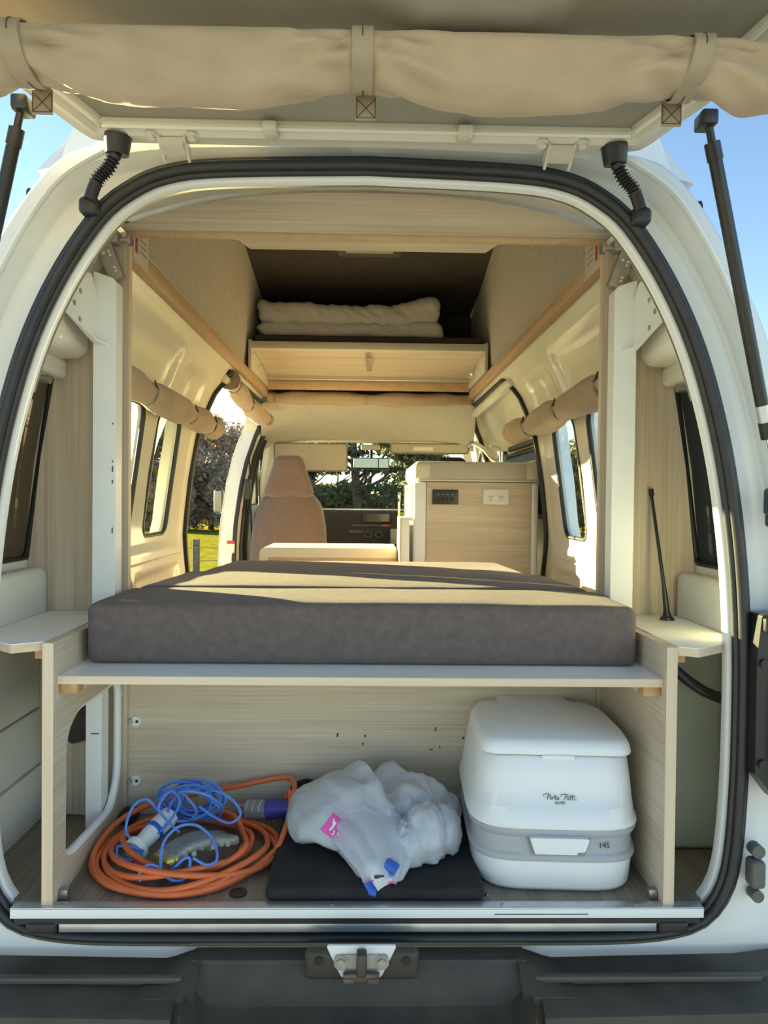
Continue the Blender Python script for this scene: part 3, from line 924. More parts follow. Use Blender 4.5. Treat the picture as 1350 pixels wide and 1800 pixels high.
# ---- white steel posts with bolted plates
def steel_post(s, label):
    t = thing('steel_post', (s * .552, 1.60, FZ), label, 'post', 'white steel roof posts')
    x0, x1 = .529, .577
    prof = rpoly([(.5555, FZ), (x1 + .012, FZ), (x1 + .012, 1.05), (x1, 1.09), (x1, 1.842), (x0, 1.826), (x0, 1.116), (.5555, 1.116)], [.002, .002, .01, .01, .004, .014, .001, .001], 4)
    plate('post', [(s * a, b) for a, b in prof], lambda u, v, q: (u, 1.578 + q, v), .04, POSTW, t)
    pl = rpoly([(1.437, 1.735), (1.578, 1.690), (1.578, 1.80), (1.56, 1.832), (1.470, 1.815)], .010, 3)
    p = plate('mounting_plate', pl, lambda u, v, q: (s * (.572 + q + (1.578 - u) * .10), u, v), .005, POSTW, t)
    plate('stiffener', [(1.440, .572), (1.578, .572), (1.578, .545), (1.56, .560)], lambda u, v, q: (s * (v + (1.578 - u) * .09), u, 1.690 - q + (1.578 - u) * .30), .004, POSTW, t)
    for y, z in ((1.468, 1.797), (1.512, 1.782), (1.487, 1.752), (1.455, 1.745), (1.51, 1.725)):
        xx = s * (.572 + (1.578 - y) * .10)
        cyl('bolt', (xx + s * .001, y, z), (xx - s * .0015, y, z), .0055, STEEL, t, 12)
    # plastic shelf clips on the inboard edge
    for z in (1.60, 1.175):
        box('clip', *sorted((s * .578, s * .586)), 1.60, 1.612, z, z + .016, WHITEP, t, .001)
    return t
steel_post(-1, 'white steel post with chipped paint on the left beside the mattress')
steel_post(1, 'white steel post on the right beside the mattress, sunlit inner edge')
lp = [o for o in bpy.data.objects if o.name == 'steel_post'][0]
for z, h in ((1.42, .012), (1.395, .008), (1.44, .004), (1.29, .012), (1.52, .004)):
    box('paint_chip', -.5365, -.534, 1.5772, 1.5785, z, z + h, INK, lp)
box('paint_chip', -.578, -.561, 1.5772, 1.5785, .862, .8645, INK, lp)

def folding_bracket(s, label):
    t = thing('folding_bracket', (s * .56, 1.62, 1.85), label, 'bracket', 'steel folding brackets under the header')
    R0 = Matrix.Translation((s * .556, 1.625, 1.876)) @ Matrix.Rotation(rad(s * -20 * -1), 4, 'Y')
    box('arm', -.016, .016, -.012, .012, -.042, .042, STEEL, t, .002, rot=R0)
    for dz in (-.026, -.018, .010, .018):
        for dx in (-.006, .006):
            if (dz + dx) % .004 > .001 or dx > 0:
                R1 = R0 @ Matrix.Translation((dx, -.012, dz))
                box('rivet', -.003, .003, -.003, 0, -.003, .003, CHROME, t, .001, rot=R1)
    box('head', *sorted((s * .538, s * .562)), 1.61, 1.645, 1.915, 1.942, STEEL, t, .004)
    cyl('knob', (s * .540, 1.628, 1.926), (s * .516, 1.628, 1.926), .006, STEEL, t, 10)
    cyl('knob_head', (s * .520, 1.628, 1.926), (s * .513, 1.628, 1.926), .014, STEEL, t, 12)
    return t
folding_bracket(-1, 'grey steel folding bracket at the left end of the header')
folding_bracket(1, 'grey steel folding bracket at the right end of the header')

# ---- bunk rails with warning stickers
for s, nm in ((-1, 'left'), (1, 'right')):
    t = thing('bunk_rail', (s * .54, 2.7, 1.905), 'long oak rail along the %s wall under the roof lining' % nm, 'rail', 'oak bunk rails')
    box('rail', *sorted((s * .530, s * .556)), 1.678, 3.90, 1.905, 1.946, WRAIL, t, .002)
    sk = box('sticker', *sorted((s * .5283, s * .5298)), 1.69, 1.80, 1.908, 1.99, mat('sticker paper', (.62, .58, .5), .5), t)
    box('sticker_mark', *sorted((s * .5278, s * .5288)), 1.70, 1.718, 1.925, 1.985, REDP, sk)
    for k in range(3):
        box('sticker_line', *sorted((s * .5280, s * .5288)), 1.735, 1.785, 1.935 + k * .014, 1.939 + k * .014, mat('grey print', (.3, .3, .28), .6), sk)

# ---- bunk shelf over the cab with rolled duvet
bk = thing('bunk_shelf', (0, 3.64, 2.0), 'pull out bunk shelf with white edge and oak underside over the cab', 'bunk')
obj('board', [(x, y, z + dz) for x in (-.525, .525) for y, z in ((3.365, 2.052), (3.91, 2.012)) for dz in (0, .016)],
    [(0, 1, 3, 2), (4, 6, 7, 5), (0, 4, 5, 1), (2, 3, 7, 6), (0, 2, 6, 4), (1, 5, 7, 3)], WOODX, bk)
box('front_lip', -.54, .54, 3.35, 3.366, 2.045, 2.078, mat('aged white edge', (.62, .58, .48), .5), bk, .002)
for s in (-1, 1):
    ck = box('cheek_plate', *sorted((s * .527, s * .542)), 3.352, 3.90, 1.955, 2.085, mat('aged white edge', (.6, .6, .5)), bk, .002)
    for y, z in ((3.40, 2.03), (3.45, 2.05), (3.55, 2.0), (3.62, 2.02)):
        cyl('hole', (s * .5275, y, z), (s * .5262, y, z), .005, INK, ck, 8)
box('strap', -.008, .014, 3.42, 3.80, 2.022, 2.026, CANVASD, bk, rot=None)
tube('back_rod', [(-.52, 3.88, 1.996), (.52, 3.88, 1.996)], .004, ALU, bk, 8)
box('rear_beam', -.53, .53, 3.90, 3.925, 1.945, 1.988, WRAIL, bk, .002)
box('shadow_board', -.53, .53, 3.905, 3.925, 1.989, 2.03, WOODX, bk)
for s in (1,):
    cyl('latch', (.515, 3.70, 1.985), (.49, 3.70, 1.985), .008, CHROME, bk)
    cyl('latch', (.515, 3.70, 2.0), (.505, 3.64, 1.99), .006, CHROME, bk)
bm_ = tag(rbox('bunk_mattress', -.520, .520, 3.38, 3.90, 2.079, 2.115, .012, mat('dark bunk mattress', (.06, .05, .045), .95), None, 3), 'thin dark mattress on the bunk shelf under the duvet', 'mattress')
def fold(z0, z1, seed, x1):
    def fn(p, n):
        u = (p.x + .10) / .42
        d = .014 * noise.noise(Vector((p.x * 9, p.y * 6, p.z * 12 + seed))) + .010 * (1 - abs(noise.noise(Vector((p.x * 16 + p.z * 26, p.y * 9, seed + 3))))) ** 2 + .006 * noise.noise(Vector((p.x * 34 + p.z * 30, p.y * 20, seed + 3)))
        lift = 0
        if seed == 5:
            lift = .022 * abs(u) ** 2 + .018 * sstep(.1, .33, p.x)
        else:
            lift = .008 * sstep(0, .33, p.x) * (p.z > (z0 + z1) / 2)
        return p + n * d + Vector((0, 0, lift * (p.z - z0 + .03) / (z1 - z0 + .03)))
    return rbox('fold', -.515, x1, 3.44, 3.86, z0, z1, .03, DUVET, duv, (70, 8, 9), fn)
duv = thing('duvet', (-.1, 3.65, 2.117), 'white duvet folded in two layers on the bunk shelf', 'duvet')
fold(2.119, 2.19, 9, .335)
fold(2.186, 2.268, 5, .325)

# ---- canvas blinds
def roll_geo(path, rad_fn, res=20, seed=0):
    P = [Vector(p) for p in path]
    V, Fc = [], []
    n = len(P)
    for i in range(n):
        t = (P[min(i + 1, n - 1)] - P[max(i - 1, 0)]).normalized()
        up = Vector((0, 0, 1)); sd_ = t.cross(up).normalized(); up = sd_.cross(t)
        for k in range(res):
            a = 2 * math.pi * k / res
            ry, rz = rad_fn(i / (n - 1), a)
            V.append(P[i] + sd_ * math.cos(a) * ry + up * math.sin(a) * rz)
    for i in range(n - 1):
        for k in range(res):
            Fc.append((i * res + k, i * res + (k + 1) % res, (i + 1) * res + (k + 1) % res, (i + 1) * res + k))
    Fc.append(tuple(range(res))[::-1]); Fc.append(tuple((n - 1) * res + k for k in range(res)))
    return V, Fc

# tailgate blind
tb = thing('canvas_blind', (0, 1.0, 1.93), 'large rolled tan canvas blind strapped under the raised tailgate', 'blind')
STR = (-.447, -.006, .428)
RC = lambda x: (.985, 1.945 + .002 * x)
def rz_(x, a):
    d = min(abs(x - q) for q in STR)
    bulge = sstep(.0, .17, d)
    top = .028
    bot = lerp(.032, .064, bulge)
    if x > .45: bot = lerp(.032, .056, sstep(.0, .09, x - .43)); top = lerp(.028, .004, sstep(.46, .545, x))
    if x < -.46: bot = lerp(.034, .05, sstep(0, .06, -.447 - x)); top = .028
    sn = math.sin(a)
    r = top if sn > 0 else bot
    up_ = sstep(.9, .2, sn)
    wr = up_ * (.005 * noise.noise(Vector((x * 8 + math.sin(a) * 1.6, math.cos(a) * 1.6, 2.2))) + .0012 * noise.noise(Vector((x * 40, math.sin(a) * 4, math.cos(a) * 4))))
    fan = up_ * .008 * (1 - bulge) * math.sin(a * 5 + x * 60) * sstep(.006, .05, d)
    crease = -up_ * (.016 * math.exp(-((math.sin(a) + .25 + 3.2 * (d - .05)) / .15) ** 2) * sstep(.17, .04, d) + .010 * math.exp(-((math.sin(a) - .30 + 2.0 * d) / .12) ** 2) * sstep(.13, .03, d)) * sstep(.008, .03, d)
    return (.046 + wr + fan + crease, r + wr + fan + crease)
xs = [-.62 + (.548 + .62) * i / 190 for i in range(191)]
V, Fc = roll_geo([(x, *RC(x)) for x in xs], lambda q, a: rz_(lerp(-.62, .548, q), a), 44)
obj('roll', V, Fc, CANVAS, tb, True)
# loose tail of the roll spilling over the end, and the hem
V, Fc = roll_geo([(x, .985 - .012 * (x - .50) / .05, 1.942) for x in (.545, .552, .562, .575)], lambda q, a: (.036 + .004 * math.sin(3 * a), (.006 if math.sin(a) > 0 else .054) - .008 * q), 24)
obj('roll_end', V, Fc, CANVASD, tb, True)
for q in STR:
    loops = []
    for dx in (-.0140, -.0130, .0130, .0140):
        lp_ = []
        for k in range(44):
            a = 2 * math.pi * k / 44
            ry, rz = rz_(q, a)
            e = .0045 if abs(dx) < .0135 else .002
            lp_.append((q + dx + .005 * math.sin(a) * (1 if q > .2 else (-.6 if q < -.2 else 0)), RC(q)[0] + math.cos(a) * (ry + e) * 1.02, RC(q)[1] + math.sin(a) * (rz + e)))
        loops.append(lp_)
    st = loft('strap', loops, CANVASD, tb, closed=True, flat=60)
    sg = []
    for k in range(30):
        a = math.pi * .5 + math.pi * 1.0 * (k / 29) + math.pi * .5
        ry, rz = rz_(q, a)
    # centre stitch line
    tube('stitch', [(q + .005 * math.sin(a) * (1 if q > .2 else (-.6 if q < -.2 else 0)), RC(q)[0] + math.cos(a) * (rz_(q, a)[0] + .0048) * 1.02, RC(q)[1] + math.sin(a) * (rz_(q, a)[1] + .0048)) for a in [math.pi * (.5 + 1.5 * k / 40) - math.pi * 1.0 for k in range(41)]], .0008, STITCH, st, 5)
    zb = RC(q)[1] - .045
    tx = q - (.006 if q > .2 else -.004)
    tbx = box('strap_tab', tx - .014, tx + .014, 1.026, 1.0285, zb - .012, zb + .022, CANVASD, st, .0006)
    for (x0, z0, x1, z1) in ((-.012, -.008, .012, .016), (-.012, .016, .012, -.008), (-.013, -.009, -.013, .018), (.013, -.009, .013, .018), (-.013, -.009, .013, -.009)):
        cyl('stitch', (tx + x0, 1.0255, zb + z0), (tx + x1, 1.0255, zb + z1), .0006, STITCH, tbx, 5)

def blind(name, label, pts, r, straps, seed, parent_strap=True, sag=0.0, res=18, n=70, squash=1.0):
    p = catmull(pts, max(2, n // (len(pts) - 1)))
    t = thing(name, pts[0], label, 'blind', 'rolled tan canvas window blinds')
    def rf(q, a):
        d = min([abs(q - k) for k in straps] + [1])
        b = lerp(.72, 1, sstep(0, .10, d))
        end = 1 - .25 * sstep(.94, 1.0, q)
        wv = 1 + .16 * noise.noise(Vector((q * 7 * squash, math.sin(a) * 2.2, 7 + seed))) + .10 * noise.noise(Vector((q * 9, math.sin(a) * 1.5, math.cos(a) * 1.5 + seed))) + .06 * (1 - sstep(0, .12, d)) * math.sin(5 * a + seed)
        return (r * b * end * wv * squash, r * b * end * wv)
    V, Fc = roll_geo(p, rf, res)
    obj('roll', V, Fc, CANVAS, t, True)
    for k in straps:
        i = int(k * (len(p) - 1)); c = p[i]; tg_ = (p[min(i + 1, len(p) - 1)] - p[max(i - 1, 0)]).normalized()
        up = Vector((0, 0, 1)); sd_ = tg_.cross(up).normalized()
        L = []
        for dd in (-.009, .009):
            L.append([c + tg_ * dd + sd_ * math.cos(2 * math.pi * q / 16) * r * .80 * squash + up * math.sin(2 * math.pi * q / 16) * r * .80 for q in range(16)])
        st = loft('strap', L, CANVASD, t)
        tip = c + up * (r * .55) - sd_ * 0
        inner = Vector((-1 if c.x > 0 else 1, 0, 0))
        b0 = c + inner * (r * .78) + up * r * .25
        b0 = c + inner * (r * .70) + up * (r * .30)
        tri = [b0 - tg_ * .016 - up * .004, b0 + tg_ * .012 - up * .006, b0 - tg_ * .010 + up * .020 - inner * .006]
        obj('tie_tab', tri + [q + inner * .004 for q in tri], [(0, 1, 2), (5, 4, 3), (0, 3, 4, 1), (1, 4, 5, 2), (2, 5, 3, 0)], STITCH, st)
    return t
blind('window_blind', 'rolled tan canvas blind above the left side windows', [(-.632, 1.70, 1.672), (-.632, 2.2, 1.666), (-.630, 2.7, 1.660), (-.610, 2.99, 1.648)], .046, (.30, .62, .86), 1)
blind('window_blind', 'sunlit rolled tan canvas blind above the right side windows', [(.632, 1.70, 1.676), (.632, 2.2, 1.668), (.630, 2.7, 1.660), (.600, 3.08, 1.652)], .050, (.18, .46, .76), 4)
sagb = blind('window_blind', 'rolled tan canvas blind sagging across the open side door', [(-.575, 3.10, 1.862), (-.565, 3.35, 1.815), (-.56, 3.7, 1.795), (-.548, 4.08, 1.795)], .044, (.12, .45, .9), 8)
rbox('hook', -.60, -.565, 3.06, 3.12, 1.868, 1.905, .014, BLACKS, sagb, 1)
blind('window_blind', 'rolled tan canvas blind across the cab under the bunk shelf', [(-.535, 3.955, 1.908), (-.2, 3.955, 1.906), (.2, 3.955, 1.902), (.55, 3.955, 1.908)], .036, (.07, .5, .93), 11)

# ---- kitchen unit
KY = 3.1
kt = thing('kitchen_unit', (.46, 3.4, FZ), 'oak and cream kitchen cabinet with moulded sink top', 'cabinet')
box('body', .205, .715, 3.118, 3.80, FZ + .001, 1.45, LAMW, kt)
ep = box('end_panel', .25, .69, KY, 3.117, FZ + .001, 1.444, WOODX, kt)
for x0, x1 in ((.196, .2495), (.6905, .722)):
    rbox('corner_post', x0, x1, KY - .004, 3.16, FZ + .001, 1.446, .012, POSTW, kt, 2)
wt = rbox('worktop', .193, .727, KY - .01, 3.82, 1.446, 1.533, .026, CREAMP, kt, 3)
box('splash_edge', .262, .668, KY - .0125, KY - .009, 1.459, 1.5215, mat('grey cream inset', (.50, .48, .42), .45), wt, .001)
box('bead', .21, .715, KY - .0125, KY - .005, 1.449, 1.4555, CREAMP, wt, .002)
# left side: drawer fronts catching the sun
for y0, y1, z0, z1, m_ in ((3.17, 3.42, 1.28, 1.44, WRAIL), (3.44, 3.78, 1.28, 1.44, WRAIL), (3.17, 3.78, .70, 1.26, WOODY)):
    dr = box('door_front', .186, .204, y0, y1, z0, z1, m_, kt, .002)
    box('handle', .180, .186, (y0 + y1) / 2 - .04, (y0 + y1) / 2 + .04, z1 - .03, z1 - .02, CHROME, dr, .001)
# fold-out side table leaf leaning on the cabinet
lf = thing('table_leaf', (.165, 3.05, FZ), 'narrow white table leaf standing beside the kitchen cabinet', 'table leaf')
box('leaf', .142, .176, 3.03, 3.30, FZ + .001, 1.288, LAMW, lf, .002)
box('leaf_edge', .136, .1425, 3.028, 3.30, FZ + .001, 1.29, WEDGE, lf)
box('top_cap', .136, .178, 3.028, 3.30, 1.288, 1.297, WHITEP, lf, .001)
lt = cyl('latch_rod', (.133, 3.06, 1.296), (.133, 3.06, 1.40), .004, CHROME, lf)
box('latch_loop', .128, .138, 3.055, 3.065, 1.36, 1.40, CHROME, lf, .003)
box('latch_tag', .135, .150, 3.05, 3.056, 1.30, 1.318, mat('green tag', (.30, .36, .08), .5), lf, .002)
# switch panel and power outlet (fixed to the end panel)
sw = thing('switch_panel', (.328, KY, 1.353), 'dark grey panel with four small switches on the kitchen cabinet', 'switch panel')
pl = box('plate', .274, .383, KY - .008, KY - .0002, 1.352, 1.414, mat('charcoal plastic', (.035, .035, .038), .4), sw, .002)
for k in range(4):
    x = .299 + k * .0195
    rbox('switch', x - .0045, x + .0045, KY - .013, KY - .007, 1.369, 1.383, .002, BLACKS, sw, 1)
    cyl('indicator', (x, KY - .0078, 1.394), (x, KY - .0095, 1.394), .0025, STEEL, sw, 8)
po = thing('power_outlet', (.54, KY, 1.353), 'white double power outlet on the kitchen cabinet', 'power outlet')
box('plate', .4865, .595, KY - .008, KY - .0002, 1.353, 1.418, WHITEP, po, .002)
for cx in (.519, .562):
    rbox('socket', cx - .0135, cx + .0135, KY - .0105, KY - .007, 1.365, 1.392, .0015, WHITEP, po, 1)
    for dx, dz, an in ((-.0055, .006, 20), (.0055, .006, -20), (0, -.006, 0)):
        box('slot', -.0014, .0014, -.0008, .0004, -.0035, .0035, INK, po, rot=Matrix.Translation((cx + dx, KY - .0108, 1.379 + dz)) @ Matrix.Rotation(rad(an), 4, 'Y'))
for cx in (.5015, .580):
    rbox('rocker', cx - .0075, cx + .0075, KY - .0115, KY - .007, 1.397, 1.412, .002, WHITEP, po, 1)
# mixer tap
tp = thing('mixer_tap', (.62, 3.40, 1.533), 'chrome swan neck mixer tap on the kitchen sink', 'tap')
cyl('body', (.620, 3.40, 1.533), (.620, 3.40, 1.585), .021, CHROME, tp, 20)
cyl('collar', (.620, 3.40, 1.585), (.620, 3.40, 1.597), .025, CHROME, tp, 20)
tube('spout', catmull([(.61, 3.40, 1.54), (.575, 3.40, 1.565), (.53, 3.40, 1.61), (.49, 3.40, 1.632), (.472, 3.40, 1.630), (.465, 3.40, 1.612)], 6), lambda q: .013 - .004 * q, CHROME, tp, 12)
tube('lever', catmull([(.620, 3.40, 1.60), (.60, 3.40, 1.618), (.56, 3.385, 1.622)], 5), .006, CHROME, tp, 8)
# ---- low bench with moulded white top
bn = thing('bench_unit', (-.15, 3.3, FZ), 'low white topped bench unit with rounded corner behind the bed', 'bench')
tpz = rpoly([(-.462, 1.09), (.130, 1.09), (.130, 1.158), (-.462, 1.158)], [.004, .004, .004, .075], 8)
plate('moulded_top', tpz, lambda u, v, q: (u, 3.20 + q, v), .34, CREAMP, bn, smooth=True)
plate('recess_band', rpoly([(-.425, 1.10), (.130, 1.10), (.130, 1.116), (-.425, 1.116)], [.004, .002, .002, .012], 4), lambda u, v, q: (u, 3.195 + q, v), .005, WRAIL, bn)
box('base', -.44, .130, 3.22, 3.52, FZ + .001, 1.0895, WOODX, bn)

# ---- cab: seats, dash, mirror, visors
def seat(name, x, label, m_, y=4.08):
    t = thing(name, (x, y + .25, .44), label, 'seat', 'cab seats')
    def bk_fn(p, n):
        u = (p.x - x) / .215
        zz = (p.z - .95) / .45
        return Vector((x + (p.x - x) * (1 - .13 * max(0, zz) ** 3), p.y + .04 * (u * u) + .10 * zz, p.z - .085 * abs(u) ** 2 * sstep(.4, 1.0, zz)))
    rbox('backrest', x - .215, x + .215, y, y + .13, .80, 1.44, .05, m_, t, (8, 3, 8), bk_fn)
    def hr_fn(p, n):
        q = (p.z - 1.38) / .23
        return Vector((x + (p.x - x) * lerp(1.45, .72, max(0, min(1, q)) ** .8), p.y, p.z))
    rbox('headrest', x - .108, x + .108, y + .07, y + .17, 1.38, 1.615, .04, m_, t, (6, 3, 6), hr_fn)
    rbox('cushion', x - .23, x + .23, y + .10, y + .58, .74, .90, .05, m_, t, (4, 4, 3))
    box('base', x - .2, x + .2, y + .12, y + .5, .44, .74, DASH, t)
    return t
seat('front_seat', -.445, 'brown front seat with tall tapered headrest seen from behind', SEATF)
seat('front_seat', .475, 'black front seat, only its headrest shows over the kitchen', BLACKF)
da = thing('dashboard', (0, 5.0, .9), 'dark dashboard with radio and vents below the windscreen', 'dashboard')
def dfn(p, n): return Vector((p.x, p.y - .05 * math.cos(min(1, abs(p.x) / .7) * 1.57) * 0 + .06 * (p.z - .9), p.z))
rbox('body', -.70, .70, 4.86, 5.19, .88, 1.305, .03, DASH, da, (6, 3, 4), dfn)
box('screen_edge', -.70, .70, 4.865, 4.872, 1.302, 1.310, ALU, da)
rb = box('radio', -.035, .165, 4.868, 4.90, 1.215, 1.285, BLACKS, da, .005)
box('display', .0, .145, 4.864, 4.87, 1.228, 1.278, mat('glossy black', (.012, .012, .013), .12), rb)
box('hazard_strip', -.10, .19, 4.866, 4.90, 1.195, 1.207, BLACKS, da)
box('clock', .095, .145, 4.8635, 4.87, 1.196, 1.2065, mat('red clock', (.5, .05, .03), .4), da)
for x in (.005, .075):
    tube('vent_ring', [(x + .024 * math.cos(q * math.pi / 8), 4.868, 1.14 + .020 * math.sin(q * math.pi / 8)) for q in range(16)], .004, mat('grey vent plastic', (.1, .1, .1)), da, 6, True)
box('shelf_slot', -.12, -.03, 4.866, 4.875, 1.15, 1.168, BLACKS, da)
box('side_panel', .15, .20, 4.84, 4.87, 1.08, 1.18, mat('light grey plastic', (.35, .34, .32), .5), da, .006)
cs = thing('centre_console', (.02, 4.4, .44), 'grey rimmed centre console tray between the front seats', 'console')
box('base', -.10, .14, 4.30, 4.70, .44, 1.07, DASH, cs, .02)
tube('rim', [(lerp(-.085, .12, q), 4.31, 1.095 - .03 * abs(2 * q - 1) ** 6) for q in [k / 16 for k in range(17)]], .006, mat('light grey plastic', (.35, .34, .32)), cs, 8)
rbox('lid', -.08, .115, 4.32, 4.62, 1.05, 1.098, .02, mat('grey vent plastic', (.1, .1, .1)), cs, 2)
mr = thing('rear_view_mirror', (.02, 4.66, 1.57), 'rear view mirror hanging at the top of the windscreen', 'mirror')
rbox('housing', -.09, .135, 4.60, 4.625, 1.562, 1.632, .012, BLACKS, mr, 2)
box('glass', -.082, .127, 4.5985, 4.6005, 1.569, 1.625, mat('mirror glass', (.26, .26, .24), .03, metal=1), mr)
box('divider', .062, .068, 4.598, 4.60, 1.569, 1.625, BLACKS, mr)
tube('stem', [(.02, 4.62, 1.62), (.02, 4.66, 1.69)], .010, BLACKS, mr, 8)
rbox('mount', -.045, .075, 4.60, 4.66, 1.682, 1.712, .01, HEADL, mr, 2)
def visor(x0, x1, y, z0, z1, label, down):
    t = thing('sun_visor', ((x0 + x1) / 2, y, z1), label, 'sun visor', 'cab sun visors')
    rbox('panel', x0, x1, y, y + .016, z0, z1, .007, HEADL, t, 3)
    tube('piping', [(u, y - .001, v) for u, v in rrect(x0 + .004, x1 - .004, z0 + .004, z1 - .004, .02, 4)], .0035, mat('visor piping', (.20, .17, .13), .8), t, 6, True)
    return t
vr = visor(.135, .625, 4.56, 1.655, 1.722, 'folded sun visor with white label over the driver side', False)
box('label', .28, .40, 4.5585, 4.5605, 1.677, 1.697, WHITEP, vr)
visor(-.58, -.125, 4.56, 1.540, 1.715, 'lowered sun visor above the brown front seat', True)
wm = thing('wing_mirror', (-.95, 4.72, 1.32), 'pale wing mirror beyond the open side door', 'mirror')
rbox('housing', -.975, -.915, 4.69, 4.76, 1.27, 1.43, .025, BLACKS, wm, 2)
box('glass', -.967, -.923, 4.6885, 4.691, 1.285, 1.415, mat('dim mirror glass', (.22, .24, .25), .05, metal=1), wm)
tube('arm', [(-.92, 4.74, 1.28), (-.80, 4.80, 1.27)], .018, BLACKS, wm)
sb = thing('seat_belt', (-.70, 4.25, 1.2), 'dark seat belt hanging on the centre pillar beside the brown seat', 'seat belt')
plate('webbing', [(4.20, 1.62), (4.24, 1.62), (4.30, 1.05), (4.26, 1.05)], lambda u, v, q: (-.675 + q + .02 * (1.6 - v), u, v), .003, BLACKF, sb)
rbox('buckle', -.70, -.665, 4.21, 4.26, 1.36, 1.48, .012, BLACKS, sb, 2)

# ================================================================== LOOSE THINGS
# ---- portable toilet
tl = thing('portable_toilet', (.367, 1.52, FZ), 'white and grey portable toilet with closed lid on the bay floor', 'toilet')
TCX, TCY = .370, 1.522
tl.rotation_euler.z = rad(-3)
def sq_ring(z, hx, hy, n=5.0, res=72, cy=TCY, cx=TCX, taper=0.0):
    out = []
    for k in range(res):
        a = 2 * math.pi * k / res
        c, s_ = math.cos(a), math.sin(a)
        x = math.copysign(abs(c) ** (2 / n), c) * hx
        y = math.copysign(abs(s_) ** (2 / n), s_) * hy
        x *= 1 - taper * (y / hy)
        out.append(Vector((cx + x, cy + y, z)))
    return out
loft('waste_tank', [sq_ring(.6515, .120, .165), sq_ring(.6525, .144, .180), sq_ring(.660, .150, .184), sq_ring(.690, .153, .186), sq_ring(.712, .155, .187)], PORC, tl, cap0=True)
gt = loft('grey_band', [sq_ring(.709, .153, .186), sq_ring(.709, .158, .190), sq_ring(.713, .1595, .191), sq_ring(.719, .1585, .190), sq_ring(.7235, .1540, .186), sq_ring(.7515, .1525, .185), sq_ring(.756, .158, .190), sq_ring(.763, .161, .192), sq_ring(.768, .161, .192), sq_ring(.768, .150, .182)], PORG, tl, flat=40)
ub_ = [(.767, .1585, .190, 0), (.771, .1625, .193, 0), (.776, .1622, .1925, 0), (.783, .1575, .189, 0), (.806, .155, .187, 0), (.8065, .1545, .1863, 0), (.85, .149, .182, .01), (.893, .142, .176, .02), (.897, .138, .172, .02)]
def up_ring(q): return sq_ring(q[0], q[1], q[2], 5.0, taper=q[3])
loft('bowl_housing', [up_ring(q) for q in ub_], PORC, tl, cap1=True, flat=50)
# lid: shouldered outline, crowned top
lidp = rpoly([(-.137, -.174), (.137, -.174), (.146, -.10), (.144, .05), (.124, .108), (.086, .116), (.074, .182), (-.074, .182), (-.086, .116), (-.124, .108), (-.144, .05), (-.146, -.10)], [.045, .045, .03, .05, .03, .012, .012, .012, .012, .03, .05, .03], 5)
def lid_ring(sc, z, inset=0): return [(TCX + u * sc, TCY + v * sc, z) for u, v in lidp]
loft('lid', [lid_ring(.975, .8985), lid_ring(1.0, .8995), lid_ring(1.005, .903), lid_ring(.99, .914), lid_ring(.955, .922), lid_ring(.90, .9250), lid_ring(.4, .9265)], PORC, tl, cap1=True, flat=60)
box('lid_catch', TCX - .030, TCX + .030, TCY - .1785, TCY - .17, .892, .900, PORC, tl, .002)
for s in (-1, 1):
    box('hinge_pin', TCX + s * .050 - .006, TCX + s * .050 + .006, TCY + .168, TCY + .184, .905, .926, PORC, tl, .003)
# latch handle on the grey band
fy = TCY - .1875
recs = plate('handle_recess_shade', [(-.060, .7585), (.060, .7585), (.046, .716), (-.046, .716)], lambda u, v, q: (TCX + u, fy - .0015 + q, v), .003, mat('recess shade grey', (.25, .26, .28), .5), gt)
plate('release_handle', rpoly([(-.054, .7565), (.054, .7565), (.046, .7325), (-.046, .7325)], .004), lambda u, v, q: (TCX + u, fy - .013 + q, v), .012, PORC, gt)
plate('handle_grip', rpoly([(-.045, .7325), (.034, .7325), (.032, .726), (-.044, .726)], .002), lambda u, v, q: (TCX + u, fy - .010 + q, v), .008, PORC, gt)
text('model_number', '145', .0145, INK, rear_facing(TCX + .083, TCY - .1875, .740) @ Matrix.Rotation(rad(4), 4, 'Y'), gt)
lg = rear_facing(TCX + .002, TCY - .1870, .823)
def ring_pts(cx, cy, rx, ry, a0=0, a1=360, n=12): return [(cx + rx * math.cos(rad(a0 + (a1 - a0) * k / n)), cy + ry * math.sin(rad(a0 + (a1 - a0) * k / n))) for k in range(n + 1)]
def script_P(x): return [[(x + .12, -.05), (x + .2, .5), (x + .30, 1.0)], [(x - .62, .62), (x - .66, .85), (x - .3, 1.06), (x + .35, 1.12), (x + .78, .95), (x + .66, .66), (x + .22, .50)]]
word = script_P(0) + [ring_pts(.86, .22, .17, .22)] + [[(1.18, .0), (1.24, .45)], [(1.21, .28), (1.34, .44), (1.48, .42)]] + [[(1.72, .92), (1.66, .2), (1.76, .0), (1.92, .06)], [(1.46, .58), (2.02, .64)]] \
    + [ring_pts(2.2, .21, .17, .21), [(2.38, .44), (2.38, .08), (2.5, .02)]] + script_P(3.42) + [ring_pts(4.28, .22, .17, .22)] \
    + [[(4.76, 1.0), (4.70, .05), (4.82, .0)], [(5.14, 1.0), (5.08, .05), (5.2, .0)], [(4.5, .58), (5.5, .66)], [(5.46, .42), (5.46, .06), (5.56, .0)], ring_pts(5.5, .78, .03, .03), ring_pts(5.82, .02, .03, .03)]
LS = .0092
for st_ in word:
    pp = catmull([(u, v, 0) for u, v in st_], 3) if len(st_) < 9 else [Vector((u, v, 0)) for u, v in st_]
    tube('script_logo', [(TCX + .002 + (p[0] - 2.65) * LS, TCY - .1872 + .012 * (p[1] * LS + .0), .8225 + p[1] * LS) for p in pp], .00055, INK, tl, 5)
text('script_logo', 'QUBE', .0062, INK, lg @ Matrix.Translation((0, -.0062, .001)), tl, space=1.25)
